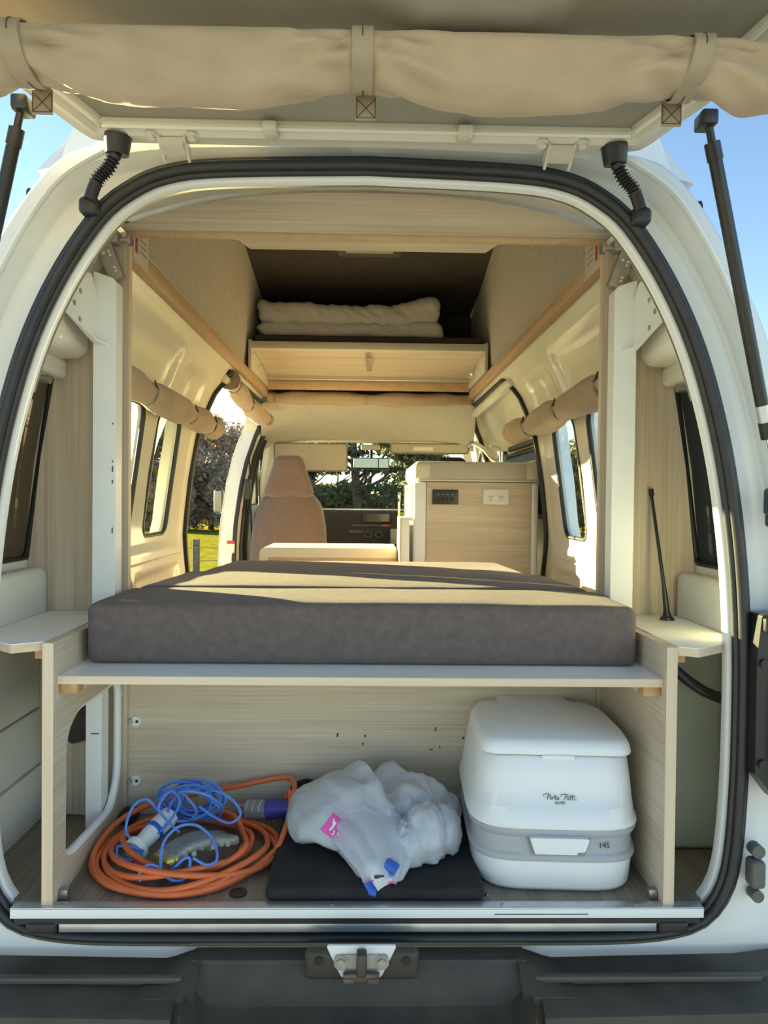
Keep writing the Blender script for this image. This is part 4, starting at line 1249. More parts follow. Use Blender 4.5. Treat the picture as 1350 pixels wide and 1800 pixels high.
# ---- black flat bag
bf = tag(rbox('flat_bag', -.172, .225, 1.303, 1.650, FZ + .0015, FZ + .026, .011, BLACKF, None, (26, 18, 2),
     lambda p, n: Vector((p.x * (1 + .07 * (p.y - 1.48)) , p.y, FZ + .0015 + (p.z - FZ - .0015) * (1 + .25 * noise.noise(Vector((p.x * 10, p.y * 10, 1))) + .5 * sstep(1.5, 1.64, p.y))))), 'flat black fabric bag lying under the white carrier bag', 'bag')
fp = thing('fabric_flap', (-.125, 1.652, FZ + .03), 'black folded flap poking up behind the carrier bag', 'bag')
plate('flap', rpoly([(-.165, .685), (-.085, .679), (-.085, .725), (-.125, .738), (-.160, .727)], .01), lambda u, v, q: (u, 1.648 + q + .04 * (v - .70), v), .012, BLACKF, fp)
box('flap_base', -.16, -.085, 1.645, 1.664, FZ + .0015, .686, BLACKF, fp, .004)
zp = tag(tube('zip_pull', [(.222, 1.318, FZ + .005), (.228, 1.312, FZ + .012), (.231, 1.313, FZ + .004)], .0022, CHROME, None, 6), 'small silver zip pull at the corner of the black bag', 'zip pull')

# ---- white carrier bag with pink print
cb = thing('carrier_bag', (.0, 1.50, FZ + .03), 'crumpled white plastic carrier bag with pink square logo', 'plastic bag')
def bag_pt(u, v):
    """u: angle round, v: -1..1 bottom-top; lumpy sack, denser folds on the right"""
    a = u
    el = v * math.pi / 2
    ce_, se = math.cos(el), math.sin(el)
    d = Vector((math.cos(a) * ce_, math.sin(a) * ce_, se))
    rx, ry, rz = .168, .135, .085
    p = Vector((d.x * rx, d.y * ry, d.z * rz if d.z > 0 else d.z * .035))
    # slump: left lobe lower and longer to the front, right lobe with a shoulder
    f = 1 + .10 * math.sin(2 * a + .6) + .08 * math.cos(3 * a - .4)
    p.x *= f; p.y *= f
    p.z += .018 * noise.noise(Vector((d.x * 2.2, d.y * 2.2, 4.0)))
    k = sstep(-.06, .09, p.x)
    w1 = noise.noise(Vector((p.x * 9 - p.y * 5, p.y * 7, p.z * 9)))
    rg = 1 - abs(noise.noise(Vector((p.x * 11 + 5 + p.y * 6, p.y * 6 - p.x * 4, p.z * 12))))
    rg2 = 1 - abs(noise.noise(Vector((p.x * 20 + 9 + p.y * 9, p.y * 14 + 2, p.z * 18))))
    p += d * (.010 * w1 + lerp(.010, .020, k) * (rg ** 2 - .5) + lerp(.003, .010, k) * (rg2 ** 2 - .5))
    rg3 = 1 - abs(noise.noise(Vector((p.x * 42 + p.y * 25, p.y * 30, p.z * 34 + 3))))
    p += d * lerp(.002, .006, k) * (rg3 ** 2 - .5)
    # one long fold running from the top down to the mouth
    val = p.x - (.030 - .45 * (p.y + .02))
    p += d * (.014 * math.exp(-((val + .022) / .016) ** 2) - .016 * math.exp(-((val - .012) / .018) ** 2)) * sstep(-.1, .4, d.z)
    return p + Vector((.012, 1.535, FZ + .058))
NU, NV = 190, 96
V, Fc = [], []
for j in range(NV + 1):
    for i in range(NU):
        q = bag_pt(2 * math.pi * i / NU, -1 + 2 * j / NV)
        q.z = max(q.z, FZ + .028)
        q.y = min(q.y, 1.664)
        V.append(q)
for j in range(NV):
    for i in range(NU):
        Fc.append((j * NU + i, j * NU + (i + 1) % NU, (j + 1) * NU + (i + 1) % NU, (j + 1) * NU + i))
sack = obj('sack', V, Fc, BAGF, cb, True)
bvh = BVHTree.FromPolygons(V, Fc)
# gathered neck falling forward to the sill with pink edged mouth
ctr = catmull([(.010, 1.46, .715), (.022, 1.40, .708), (.035, 1.352, .690), (.036, 1.322, .668)], 8)
loops = []
for i, c in enumerate(ctr):
    q = i / (len(ctr) - 1)
    w_, h_ = lerp(.105, .030, q ** .8), lerp(.045, .017, q)
    lp_ = []
    for k in range(56):
        a = 2 * math.pi * k / 56
        rr = 1 + (.10 + .12 * q) * (abs(math.sin(4.5 * a + 2 * q)) - .5) * 1.2 + .10 * noise.noise(Vector((math.cos(a) * 2, math.sin(a) * 2, q * 4)))
        p = c + Vector((math.cos(a) * w_ * rr * .95, math.sin(a) * -h_ * .5 * rr, math.sin(a) * h_ * rr))
        p.z = max(p.z, FZ + .020)
        p.y = max(p.y, 1.306)
        lp_.append(p)
    loops.append(lp_)
nk = loft('neck', loops, BAGF, cb)
tube('mouth_edge', [p.copy() for p in loops[-1]], .0022, PINK, nk, 5, True)
tube('mouth_edge', [p * 1.0 for p in loops[-3]][20:40], .0012, PINKP, nk, 5)
# crumpled loose handles on the right
for k, (hx, hy, hz, sc, seed) in enumerate(((.122, 1.425, .715, .055, 3), (.160, 1.45, .712, .046, 8), (.088, 1.405, .703, .044, 15))):
    V2, F2 = [], []
    for j in range(25):
        for i in range(32):
            a, e = 2 * math.pi * i / 32, -math.pi / 2 + math.pi * j / 24
            d = Vector((math.cos(a) * math.cos(e), math.sin(a) * math.cos(e), math.sin(e)))
            rg = 1 - abs(noise.noise(d * 2.6 + Vector((seed, 0, 0))))
            p = Vector((hx, hy, hz)) + Vector((d.x * sc * .8, d.y * sc, d.z * sc * 1.1)) * (.84 + .20 * rg ** 2 + .10 * (1 - abs(noise.noise(d * 5.5 + Vector((0, seed, 0))))) ** 2)
            p.z = max(p.z, FZ + .03)
            V2.append(p)
    for j in range(24):
        for i in range(32):
            F2.append((j * 32 + i, j * 32 + (i + 1) % 32, (j + 1) * 32 + (i + 1) % 32, (j + 1) * 32 + i))
    obj('crumpled_handle', V2, F2, BAGF, cb, True)
# printed square laid on the film
view = Vector((0, 1, -.36)).normalized()
def on_bag(x, z, lift=.0012):
    hit = bvh.ray_cast(Vector((x, 1.1, z + .1)) , Vector((0, 1, -.25)).normalized())
    if hit[0] is None: return None
    return hit[0] - Vector((0, 1, -.25)).normalized() * lift
def decal(name, poly, m_, par, lift, step=.004):
    v, fs = cdt(poly, (), step)
    P = [on_bag(p[0], p[1], lift) for p in v]
    fs = [f for f in fs if all(P[i] is not None for i in f)]
    P = [p if p is not None else Vector((0, 1.5, .7)) for p in P]
    return obj(name, P, fs, m_, par, True)
LX, LZ = -.048, .712
ang = rad(-38)
def lr(u, v): return (LX + u * math.cos(ang) - v * math.sin(ang), LZ + (u * math.sin(ang) + v * math.cos(ang)) * .92)
lgo = decal('pink_logo', [lr(-.024, -.02), lr(.024, -.02), lr(.024, .02), lr(-.024, .02)], PINK, sack, .0016)
def stroke(pts, w_):
    L, R_ = [], []
    for i, p in enumerate(pts):
        a = Vector(pts[max(i - 1, 0)]); b = Vector(pts[min(i + 1, len(pts) - 1)])
        t = (b - a).normalized(); n = Vector((-t[1], t[0]))
        L.append(tuple(Vector(p) + n * w_)); R_.append(tuple(Vector(p) - n * w_))
    return L + R_[::-1]
for pts, w_ in (([(-.010, .010), (-.008, .0), (-.009, -.010)], .0022), ([(-.0165, .012), (-.008, .0)], .0018), ([(.002, .004), (.002, .013), (.011, .013), (.011, .004), (.003, .004)], .0016),
                ([(-.002, -.004), (.002, -.010), (-.001, -.014)], .0014), ([(.006, -.004), (.009, -.007), (.013, -.006), (.018, -.008)], .0014), ([(.006, -.013), (.010, -.011), (.014, -.013), (.019, -.011)], .0012)):
    decal('logo_stroke', stroke([lr(*p) for p in pts], w_), mat('white print', (.75, .78, .85), .45), lgo, .0024, .003)
for k in range(5):
    u = -.022 + k * .0085
    decal('pale_letter', stroke([lr(u, .025), lr(u + .002, .031), lr(u + .005, .025)], .001), PINKP, sack, .0018, .003)
# bottle poking from the mouth of the bag
bo = thing('spray_bottle', (.04, 1.32, FZ + .03), 'white bottle with blue caps poking out of the carrier bag', 'bottle')
cyl('bottle_body', (.018, 1.345, .694), (.044, 1.312, .676), .017, WHITEP, bo, 18)
cyl('blue_cap', (.047, 1.332, .706), (.064, 1.322, .700), .011, BLUEP, bo, 16)
tube('blue_trigger', [(.012, 1.316, .678), (.020, 1.307, .668), (.028, 1.306, .667)], .008, BLUEP, bo, 10)
box('nozzle_slot', .024, .042, 1.3085, 1.3115, .690, .696, INK, bo, .001)

# ---- orange extension lead
def coil():
    pts = []
    cx0, cy0 = -.352, 1.472
    loops_ = ((.172, .150, .0, .0, 0), (.178, .160, .004, .004, .4), (.150, .150, .008, -.010, 1.1), (.135, .140, -.012, .006, 2.0), (.165, .158, .012, .004, 2.7), (.120, .120, -.004, .012, 3.3))
    z = FZ + .007
    # lead-in from the clear plug
    pts += [(-.165, 1.61, .715), (-.155, 1.585, .735), (-.150, 1.53, .712), (-.165, 1.47, .676)]
    total = len(loops_) * 18
    for li, (rx, ry, ox, oy, ph) in enumerate(loops_):
        for k in range(18):
            a = -0.15 - 2 * math.pi * k / 18
            nx = li + k / 18
            j = min(li + 1, len(loops_) - 1); q = k / 18
            rx_, ry_ = lerp(rx, loops_[j][0], q), lerp(ry, loops_[j][1], q)
            ox_, oy_ = lerp(ox, loops_[j][2], q), lerp(oy, loops_[j][3], q)
            x = cx0 + ox_ + rx_ * math.cos(a) + .006 * math.sin(3 * a + ph)
            y = cy0 + oy_ + ry_ * math.sin(a) + .005 * math.cos(2 * a + ph)
            zz = z + .0055 * li * (.7 + .5 * math.sin(2 * a + ph * 2)) + .004 * (1 + math.sin(a + li))
            x = max(x, -.5285); y = min(max(y, 1.310), 1.664)
            pts.append((x, y, max(zz, z)))
    return pts
oc = thing('extension_lead', (-.35, 1.47, FZ), 'coiled orange extension lead on the bay floor', 'cable')
path = coil()
path += [(-.225, 1.43, .690), (-.26, 1.385, .678), (-.315, 1.372, .668), (-.37, 1.385, .664), (-.415, 1.40, .668), (-.438, 1.425, .676)]
tube('cable', catmull(path, 5), .0058, ORANGE, oc, 10)
tube('cable', catmull([(-.150, 1.545, .722), (-.147, 1.60, .741), (-.160, 1.645, .742), (-.19, 1.655, .740), (-.27, 1.645, .727), (-.36, 1.64, .712), (-.44, 1.625, .700), (-.50, 1.58, .688), (-.522, 1.50, .678), (-.515, 1.42, .668), (-.46, 1.345, .661), (-.36, 1.316, .659), (-.27, 1.335, .664), (-.235, 1.37, .672)], 6), .0058, ORANGE, oc, 10)
cl = thing('cable_plug', (-.20, 1.61, FZ), 'clear and indigo cable coupler of the orange lead', 'plug')
cyl('clear_body', (-.252, 1.615, .687), (-.206, 1.605, .690), .020, CLEARP, cl, 18)
for q in (.0, .35, .7, 1.0):
    cyl('metal_ring', (lerp(-.248, -.208, q), lerp(1.614, 1.606, q), lerp(.687, .690, q)), (lerp(-.246, -.206, q), lerp(1.6135, 1.6055, q), lerp(.687, .690, q)), .0205, ALU, cl, 18)
cyl('indigo_body', (-.206, 1.605, .690), (-.150, 1.592, .700), .022, INDIGO, cl, 18, r2=.016)
for dz in (-.008, .008):
    box('prong', -.270, -.252, 1.612, 1.618, .687 + dz - .002, .687 + dz + .002, ALU, cl)
sk_ = thing('cable_socket', (-.44, 1.45, FZ), 'white round ended cable socket inside the orange coil', 'plug')
cyl('white_flange', (-.440, 1.428, .682), (-.434, 1.440, .686), .024, WHITEP, sk_, 20)
cyl('white_barrel', (-.434, 1.440, .686), (-.412, 1.488, .702), .016, WHITEP, sk_, 18, r2=.019)
cyl('white_barrel', (-.412, 1.488, .702), (-.395, 1.520, .712), .020, WHITEP, sk_, 18)
cyl('clamp_ring', (-.418, 1.476, .698), (-.414, 1.484, .7005), .0205, BLUEP, sk_, 18)

# ---- blue cord
bc = thing('blue_cord', (-.36, 1.48, FZ + .02), 'tangled hank of blue cord lying on the orange lead', 'cord')
rnd = random.Random(5)
for k in range(13):
    a0 = rnd.uniform(-.5, .5)
    ox, oy = rnd.uniform(-.028, .028), rnd.uniform(-.02, .02)
    hx, hz = rnd.uniform(.030, .062), rnd.uniform(.025, .043)
    pts = []
    for i in range(14):
        a = 2 * math.pi * i / 14
        ex = math.cos(a) * hx; ez = math.sin(a) * hz
        x = -.362 + ox + ex * math.cos(a0) - ez * math.sin(a0) * .6
        y = 1.535 + oy + .02 * math.sin(a + k) - .35 * ez
        z = .735 + ex * math.sin(a0) * .6 + ez
        pts.append((x + rnd.uniform(-.003, .003), y, max(z, .672)))
    tube('strand', catmull(pts, 4, True), .0027, BLUE, bc, 6, True)
tube('strand', catmull([(-.41, 1.49, .735), (-.43, 1.475, .765), (-.452, 1.46, .755), (-.462, 1.45, .715), (-.44, 1.44, .700), (-.40, 1.47, .703), (-.37, 1.50, .745), (-.385, 1.49, .775), (-.405, 1.475, .745), (-.36, 1.46, .705)], 6), .0028, BLUE, bc, 6)
tube('strand', catmull([(-.335, 1.52, .755), (-.30, 1.51, .768), (-.262, 1.50, .752), (-.245, 1.49, .728), (-.265, 1.48, .715), (-.30, 1.49, .724), (-.33, 1.50, .74)], 6), .0028, BLUE, bc, 6)
tube('strand', catmull([(-.44, 1.42, .695), (-.415, 1.40, .682), (-.39, 1.37, .672), (-.362, 1.36, .672), (-.345, 1.355, .685), (-.325, 1.36, .702), (-.315, 1.36, .698), (-.318, 1.345, .675), (-.335, 1.338, .672), (-.355, 1.342, .678), (-.372, 1.345, .694), (-.390, 1.345, .696), (-.402, 1.34, .682), (-.398, 1.336, .672)], 6), .0028, BLUE, bc, 6)
tube('strand', catmull([(-.365, 1.345, .688), (-.370, 1.38, .72), (-.35, 1.41, .738), (-.315, 1.42, .736), (-.28, 1.40, .715), (-.268, 1.37, .695), (-.285, 1.36, .690), (-.31, 1.362, .702)], 6), .0028, BLUE, bc, 6)
tube('strand', catmull([(-.47, 1.428, .692), (-.452, 1.416, .699), (-.428, 1.414, .694), (-.420, 1.42, .684), (-.44, 1.408, .676), (-.465, 1.412, .682), (-.47, 1.428, .692)], 6), .0028, BLUE, bc, 6)

# ---- clear zip bag of pegs
zb_ = thing('zip_bag', (-.32, 1.42, FZ + .02), 'clear zip bag of pegs with a yellow seal lying in the coil', 'bag')
def zfn(p, n):
    q = (p.x + .38) / .14
    return p + Vector((0, 0, .016 * math.sin(max(0, min(1, q)) * 3.1) + .004 * noise.noise(Vector((p.x * 40, p.y * 40, 2)))))
Rz = Matrix.Translation((-.315, 1.425, .688)) @ Matrix.Rotation(rad(33), 4, 'Z') @ Matrix.Rotation(rad(-14), 4, 'X') @ Matrix.Translation((.315, -1.425, -.688))
zo = rbox('film', -.385, -.245, 1.385, 1.465, .680, .698, .006, CLEARF, zb_, (12, 8, 2), lambda p, n: Rz @ zfn(p, n))
box('seal_strip', -.388, -.376, 1.383, 1.467, .686, .692, mat('yellow strip', (.62, .50, .05), .4), zb_, rot=Rz)
box('seal_strip', -.372, -.368, 1.383, 1.467, .687, .692, mat('yellow strip', (.62, .5, .05)), zb_, rot=Rz)
for k in range(9):
    x = -.35 + .011 * k; y = 1.425 + .012 * math.sin(k * 2.3)
    box('peg', -.0045, .0045, -.028, .028, -.0045, .0045, mat('pale green plastic' if k % 3 else 'grey peg plastic', (.32, .40, .28) if k % 3 else (.35, .37, .40), .4), zb_, .001, 1,
        rot=Rz @ Matrix.Translation((x, y, .690 + .003 * (k % 2))) @ Matrix.Rotation(rad(rnd.uniform(-25, 25)), 4, 'Z'))
tag(cyl('floor_plug', (-.222, 1.335, FZ + .0005), (-.222, 1.335, FZ + .003), .016, BLACKS, None, 20), 'small black round plug in the floor beside the coil', 'plug')
tag(rbox('rubber_block', -.535, -.500, 1.615, 1.668, FZ + .001, FZ + .022, .006, RUBBER, None, 2), 'black rubber block in the back left corner of the bay', 'block')

# ---- antenna leaning on the right portal board
an = thing('antenna', (.656, 1.585, 1.1134), 'thin black antenna standing on the right corner shelf', 'antenna')
cyl('base', (.656, 1.585, 1.1134), (.656, 1.585, 1.120), .016, BLACKS, an, 18, r2=.013)
cyl('neck', (.656, 1.585, 1.120), (.6552, 1.587, 1.135), .010, BLACKS, an, 14, r2=.006)
cyl('ferrule', (.6552, 1.587, 1.135), (.653, 1.595, 1.180), .0065, BLACKS, an, 12, r2=.005)
cyl('rod', (.653, 1.595, 1.180), (.6435, 1.651, 1.382), .0042, BLACKS, an, 10, r2=.0034)
cyl('tip', (.6435, 1.651, 1.382), (.643, 1.654, 1.397), .0055, BLACKS, an, 10)

# ---- water tank and hose in the right corner
wt_ = thing('water_tank', (.64, 1.57, FZ), 'grey green plastic water tank beneath the right corner shelf', 'tank')
rbox('tank', .557, .742, 1.50, 1.652, FZ + .001, 1.092, .015, TANK, wt_, 3)
ho = tag(tube('hose', catmull([(.562, 1.49, 1.092), (.585, 1.47, 1.07), (.625, 1.45, 1.03), (.665, 1.44, 1.0), (.70, 1.435, .985), (.735, 1.435, .978)], 6), .0105, RUBBER, None, 12), 'black corrugated hose looping across the water tank', 'hose')
# wheel jack hanging seen through the left cut-out
jk = thing('rubber_mat', (-.63, 1.645, .83), 'dark scrap of rubber mat hanging behind the cut out panel', 'mat')
plate('sheet', rpoly([(-.70, .99), (-.585, .99), (-.583, .80), (-.60, .805), (-.615, .825), (-.65, .815), (-.665, .835), (-.70, .84)], .008), lambda u, v, q: (u, 1.652 + q * .5, v), .008, mat('brown rubber', (.06, .05, .038), .7, var=.3, vscale=20), jk)
box('tear', -.690, -.672, 1.650, 1.653, .838, .842, LAMW, jk)

# ================================================================== VAN REAR HARDWARE
# ---- bumper
bu = thing('rear_bumper', (0, 1.15, .40), 'black plastic step bumper below the rear opening', 'bumper')
BZ = -.012                    # bumper sits this much lower than its drawing
def bumper_side(s):
    pr = [(1.285, .575), (1.255, .575), (1.232, .572), (1.226, .565), (1.185, .556), (1.172, .546), (1.165, .52), (1.16, .40)]
    xs_ = (.30, .33, .36, .42, .55, .66, .74, .82, .86)
    L = []
    for x in xs_:
        k = sstep(.66, .86, x)
        rise = .010 * (x - .30) / .5
        L.append([(s * x, y + .10 * k * k + (.0 if y > 1.25 else .02 * k), z + rise) for y, z in pr])
    return loft('wing', L, BLACKP, bu, closed=False, flat=30)
for s in (-1, 1):
    wg = bumper_side(s)
    box('top_ridge', *sorted((s * .295, s * .68)), 1.222, 1.236, .570, .581, mat('lit bumper ridge', (.085, .078, .068), .5), wg, .003)  # same black plastic, light on the ridge put into a paler colour
    # ramp from wing up to the centre step
    loft('shoulder', [[(s * x, y, z + (.019 * sstep(.345, .27, x) if y > 1.2 else 0)) for y, z in ((1.285, .575), (1.255, .575), (1.232, .570), (1.20, .562), (1.19, .50), (1.18, .40))] for x in (.36, .34, .32, .30, .285, .27)], BLACKP, bu, closed=False, flat=40)
ctrp = [(1.285, .594), (1.25, .593), (1.246, .586), (1.238, .578), (1.225, .530), (1.20, .512), (1.07, .508), (1.05, .50), (1.045, .40)]
Lc = []
for x in (-.285, -.27, -.255, -.22, -.1, -.085, -.05, 0, .05, .085, .1, .22, .255, .27, .285):
    k = sstep(.285, .245, abs(x))
    Lc.append([(x, lerp(min(y + .11 if y < 1.2 else y, 1.19) if y < 1.22 else y, y, k), lerp(max(z, .565 if z > .41 else z), z, k)) for y, z in ctrp])
loft('centre_step', Lc, BLACKP, bu, closed=False, flat=35)
for k in range(4):
    y = 1.10 + k * .024
    for j in range(9):
        x = -.20 + j * .05
        box('tread_bar', x - .019, x + .019, y, y + .006, .507, .5125, BLACKP, bu)
# latch pocket and striker
rbox('latch_pocket', -.092, .100, 1.225, 1.248, .572, .622, .010, BLACKP, bu, 2)
lk = thing('door_latch', (.004, 1.225, .55), 'rusty steel tailgate latch in the middle of the sill', 'latch')
plate('back_plate', rpoly([(-.056, .606), (.062, .606), (.036, .552), (-.030, .552)], .006), lambda u, v, q: (u, 1.2205 + q, v), .004, PAINT, lk)
plate('bolt_plate', rpoly([(-.042, .592), (.048, .592), (.048, .574), (.030, .566), (-.024, .566), (-.042, .574)], .008), lambda u, v, q: (u, 1.2165 + q, v), .004, STEEL, lk)
for x in (-.031, .037):
    cyl('bolt', (x, 1.217, .580), (x, 1.209, .580), .0085, STEEL, lk, 6)
    cyl('washer', (x, 1.217, .580), (x, 1.2145, .580), .012, STEEL, lk, 14)
rbox('claw', -.005, .012, 1.195, 1.218, .566, .604, .004, mat('dark worn steel', (.10, .09, .085), .5, metal=.6), lk, 2)
rbox('rusty_base', -.027, .033, 1.206, 1.217, .5505, .566, .003, RUST, lk, 2)
for x in (-.016, .022):
    rbox('rusty_lug', x - .009, x + .009, 1.2035, 1.207, .552, .560, .0015, RUST, lk, 1)
for x in (-.068, .078):
    cyl('pocket_screw', (x, 1.226, .608), (x, 1.222, .608), .007, BLACKS, bu, 12)

bu.location.z += BZ
lk.location.z += .018
# ---- tail lamps, buffers, door bumpers
for s, nm in ((-1, 'left'), (1, 'right')):
    tlp = thing('tail_lamp', (s * .76, 1.25, .86), 'dark tail lamp housing with red lens on the %s rear corner' % nm, 'tail lamp', 'rear tail lamps')
    hp = rpoly([(.682, .90), (.725, .845), (.80, .845), (.80, 1.175), (.690, 1.175), (.682, 1.10)], .006, 3)
    hs = plate('housing', [(s * a, b) for a, b in hp], lambda u, v, q: (u, 1.262 + q, v), .045, BLACKS, tlp)
    lens = rpoly([(.735, .85), (.82, .85), (.82, 1.15), (.735, 1.13), (.715, 1.05), (.712, .92)], .02, 4)
    plate('lens', [(s * a, b) for a, b in lens], lambda u, v, q: (u, 1.240 + q, v), .024, mat('smoked lens', (.025, .022, .018), .25), tlp)
    plate('red_lens', [(s * a, b) for a, b in ((.727, .855), (.82, .855), (.82, 1.0), (.727, .985))], lambda u, v, q: (u, 1.236 + q, v), .006, TAILR, tlp)
    for z in (1.09, .915):
        cyl('screw', (s * .694, 1.263, z), (s * .694, 1.256, z), .008, BLACKS, tlp, 12)
    rbox('upper_clip', *sorted((s * .69, s * .73)), 1.250, 1.263, 1.145, 1.17, .004, BLACKS, tlp, 1)
    bf_ = thing('door_buffer', (s * .70, 1.29, .68), 'grey rubber door buffer on the lower %s corner' % nm, 'buffer', 'rubber door buffers')
    rbox('pad', *sorted((s * .690, s * .716)), 1.278, 1.310, .685, .735, .008, mat('grey rubber', (.12, .12, .11), .6), bf_, 1)
    cyl('boss', (s * .706, 1.31, .748), (s * .706, 1.288, .748), .012, mat('grey rubber', (.12, .12, .11)), bf_, 12)
    cyl('boss', (s * .706, 1.31, .668), (s * .706, 1.288, .668), .011, mat('grey rubber', (.12, .12, .11)), bf_, 12)
    # ---- gas strut
    gs = thing('gas_strut', (s * .728, 1.29, 1.35), 'black gas strut holding up the tailgate on the %s' % nm, 'gas strut', 'tailgate gas struts')
    A_, B_ = Vector((s * .548, 1.185, 1.966)), Vector((s * .735, 1.285, 1.35))
    D_ = (B_ - A_)
    at = lambda q: A_ + D_ * q
    cyl('ball_joint', at(-.005), at(.035), .0062, BLACKS, gs, 12)
    cyl('end_collar', at(.032), at(.075), .0125, BLACKS, gs, 18)
    cyl('cylinder', at(.07), at(.70), .0108, mat('strut black', (.016, .016, .017), .3), gs, 20)
    cyl('silver_label', at(.70), at(.745), .0112, ALU, gs, 20)
    cyl('end_cap', at(.745), at(.79), .0122, BLACKS, gs, 18)
    cyl('rod', at(.785), at(1.0), .0048, CHROME, gs, 14)
    cyl('lower_ball', B_ + Vector((-s * .02, .012, 0)), B_, .009, BLACKS, gs, 12)
    # door-stop knob on the pillar
    kn = thing('pillar_stop', (s * .715, 1.29, 1.36), 'black rubber stop on the %s pillar below the gas strut' % nm, 'stop', 'rubber pillar stops')
    rbox('stop', *sorted((s * .712, s * .730)), 1.272, 1.312, 1.345, 1.395, .008, BLACKS, kn, 1)
    rbox('stop_foot', *sorted((s * .716, s * .732)), 1.276, 1.312, 1.325, 1.350, .006, BLACKS, kn, 1)
    # ---- wiring boot
    wb = thing('wiring_boot', (s * .45, 1.27, 1.87), 'black ribbed rubber wiring boot at the %s tailgate hinge' % nm, 'cable boot', 'tailgate wiring boots')
    a0, a1, a2 = Vector((s * .424, 1.264, 1.955)), Vector((s * .440, 1.270, 1.922)), Vector((s * .4705, 1.272, 1.870))
    cyl('grommet', (s * .420, 1.262, 1.974), (s * .423, 1.266, 1.944), .023, RUBBER, wb, 20, r2=.019)
    bpts = catmull([a0 - Vector((0, 0, .010)), a1, Vector((s * .458, 1.272, 1.903)), a2], 24)
    tube('bellows', bpts, lambda q: .0105 + .0024 * math.sin(q * 90) * (.12 < q < .72), RUBBER, wb, 14, flat=70)
    rbox('boot_base', *sorted((s * .458, s * .492)), 1.272, 1.312, 1.848, 1.878, .009, RUBBER, wb, 2)
    # ---- body side nozzle / tie down
    nz = thing('roof_peg', (s * .63, 1.36, 1.915), 'small grey peg on the %s roof edge' % nm, 'peg', 'roof edge pegs')
    cyl('shank', (s * .585, 1.36, 1.909), (s * .606, 1.36, 1.914), .004, STEEL, nz, 10)
    cyl('cap', (s * .604, 1.36, 1.913), (s * .614, 1.36, 1.916), .008, RUBBER, nz, 12)
# awning fitting high on the right side of the body
aw = thing('side_fitting', (.78, 1.62, 1.77), 'blue and white plastic fitting on the right roof side', 'fitting')
rbox('white_box', .752, .795, 1.60, 1.66, 1.745, 1.79, .008, WHITEP, aw, 1)
rbox('blue_clip', .742, .775, 1.60, 1.64, 1.787, 1.818, .008, BLUEP, aw, 1)

# ================================================================== OUTSIDE
def leaf_mesh(name, n, rx, ry, rz, size, m_, seed, shape='ball', trunk_h=0.0, hole=.35):
    r_ = random.Random(seed)
    V, Fc = [], []
    clumps = [(r_.uniform(-1, 1), r_.uniform(-1, 1), r_.uniform(-.9, 1), r_.uniform(.28, .55)) for _ in range(22)]
    while len(Fc) < n:
        c = r_.choice(clumps)
        d = Vector((r_.gauss(0, 1), r_.gauss(0, 1), r_.gauss(0, 1))).normalized() * c[3] * r_.uniform(hole, 1)
        p = Vector((c[0] * .75 + d.x, c[1] * .75 + d.y, c[2] * .75 + d.z * .8))
        if shape == 'ball' and p.length > 1.15: continue
        if shape == 'tier':
            lay = math.floor((p.z + 1) * 3.2)
            p.z = (lay + .15 * r_.uniform(-1, 1)) / 3.2 - 1 + .10 * math.hypot(p.x, p.y)
            if math.hypot(p.x, p.y) > 1.15 - .45 * max(0, p.z): continue
        q = Vector((p.x * rx, p.y * ry, (p.z + 1) * rz + trunk_h))
        s_ = size * r_.uniform(.5, 1.3)
        a = Vector((r_.gauss(0, 1), r_.gauss(0, 1), r_.gauss(0, .7))).normalized()
        b = a.cross(Vector((r_.gauss(0, 1), r_.gauss(0, 1), r_.gauss(0, 1)))).normalized()
        i = len(V)
        V += [q - a * s_, q + b * s_ * .45, q + a * s_, q - b * s_ * .45]
        Fc.append((i, i + 1, i + 2, i + 3))
    me = bpy.data.meshes.new(name)
    me.from_pydata([tuple(v) for v in V], [], Fc)
    me.materials.append(m_)
    return me
def trunk_mesh(name, h, r, seed, branches=9, spread=1.0):
    r_ = random.Random(seed)
    V, Fc = [], []
    def add(pts, rad_):
        v, f = tube_geo(pts, rad_, 6)
        b = len(V); V.extend(v); Fc.extend(tuple(b + i for i in t) for t in f)
    add([Vector((0, 0, -.1)), Vector((.05 * h * r_.uniform(-1, 1), 0, h * .5)), Vector((.04 * h, .03 * h, h))], lambda q: r * (1 - .7 * q))
    for k in range(branches):
        z0 = h * r_.uniform(.2, .9); a = r_.uniform(0, 6.28); L = spread * r_.uniform(.5, 1)
        add([Vector((0, 0, z0)), Vector((math.cos(a) * L * .5, math.sin(a) * L * .5, z0 + L * .25)), Vector((math.cos(a) * L, math.sin(a) * L, z0 + L * .6))], lambda q: r * .35 * (1 - .75 * q))
    me = bpy.data.meshes.new(name)
    me.from_pydata([tuple(v) for v in V], [], Fc)
    me.materials.append(BARK)
    return me
BUSH = [leaf_mesh('foliage', 13000, 2.2, 1.7, 2.3, .10, LEAFB, 11, trunk_h=-.1), leaf_mesh('foliage', 3600, 2.4, 1.8, 2.6, .20, LEAFD, 12, trunk_h=.2), leaf_mesh('foliage', 3000, 2.0, 1.6, 1.2, .17, LEAFO, 13, trunk_h=.1)]
CON = leaf_mesh('foliage', 3800, 2.9, 2.9, 2.6, .16, LEAFD, 21, 'tier', 1.9, .1)
TREE = leaf_mesh('foliage', 4200, 2.2, 2.2, 2.2, .20, LEAFO, 22, trunk_h=2.4)
TRB = trunk_mesh('trunk', 3.2, .10, 31, 14, 1.6)
TRC = trunk_mesh('trunk', 8.0, .24, 32, 16, 3.0)
TRT = trunk_mesh('trunk', 5.0, .16, 33, 12, 1.6)
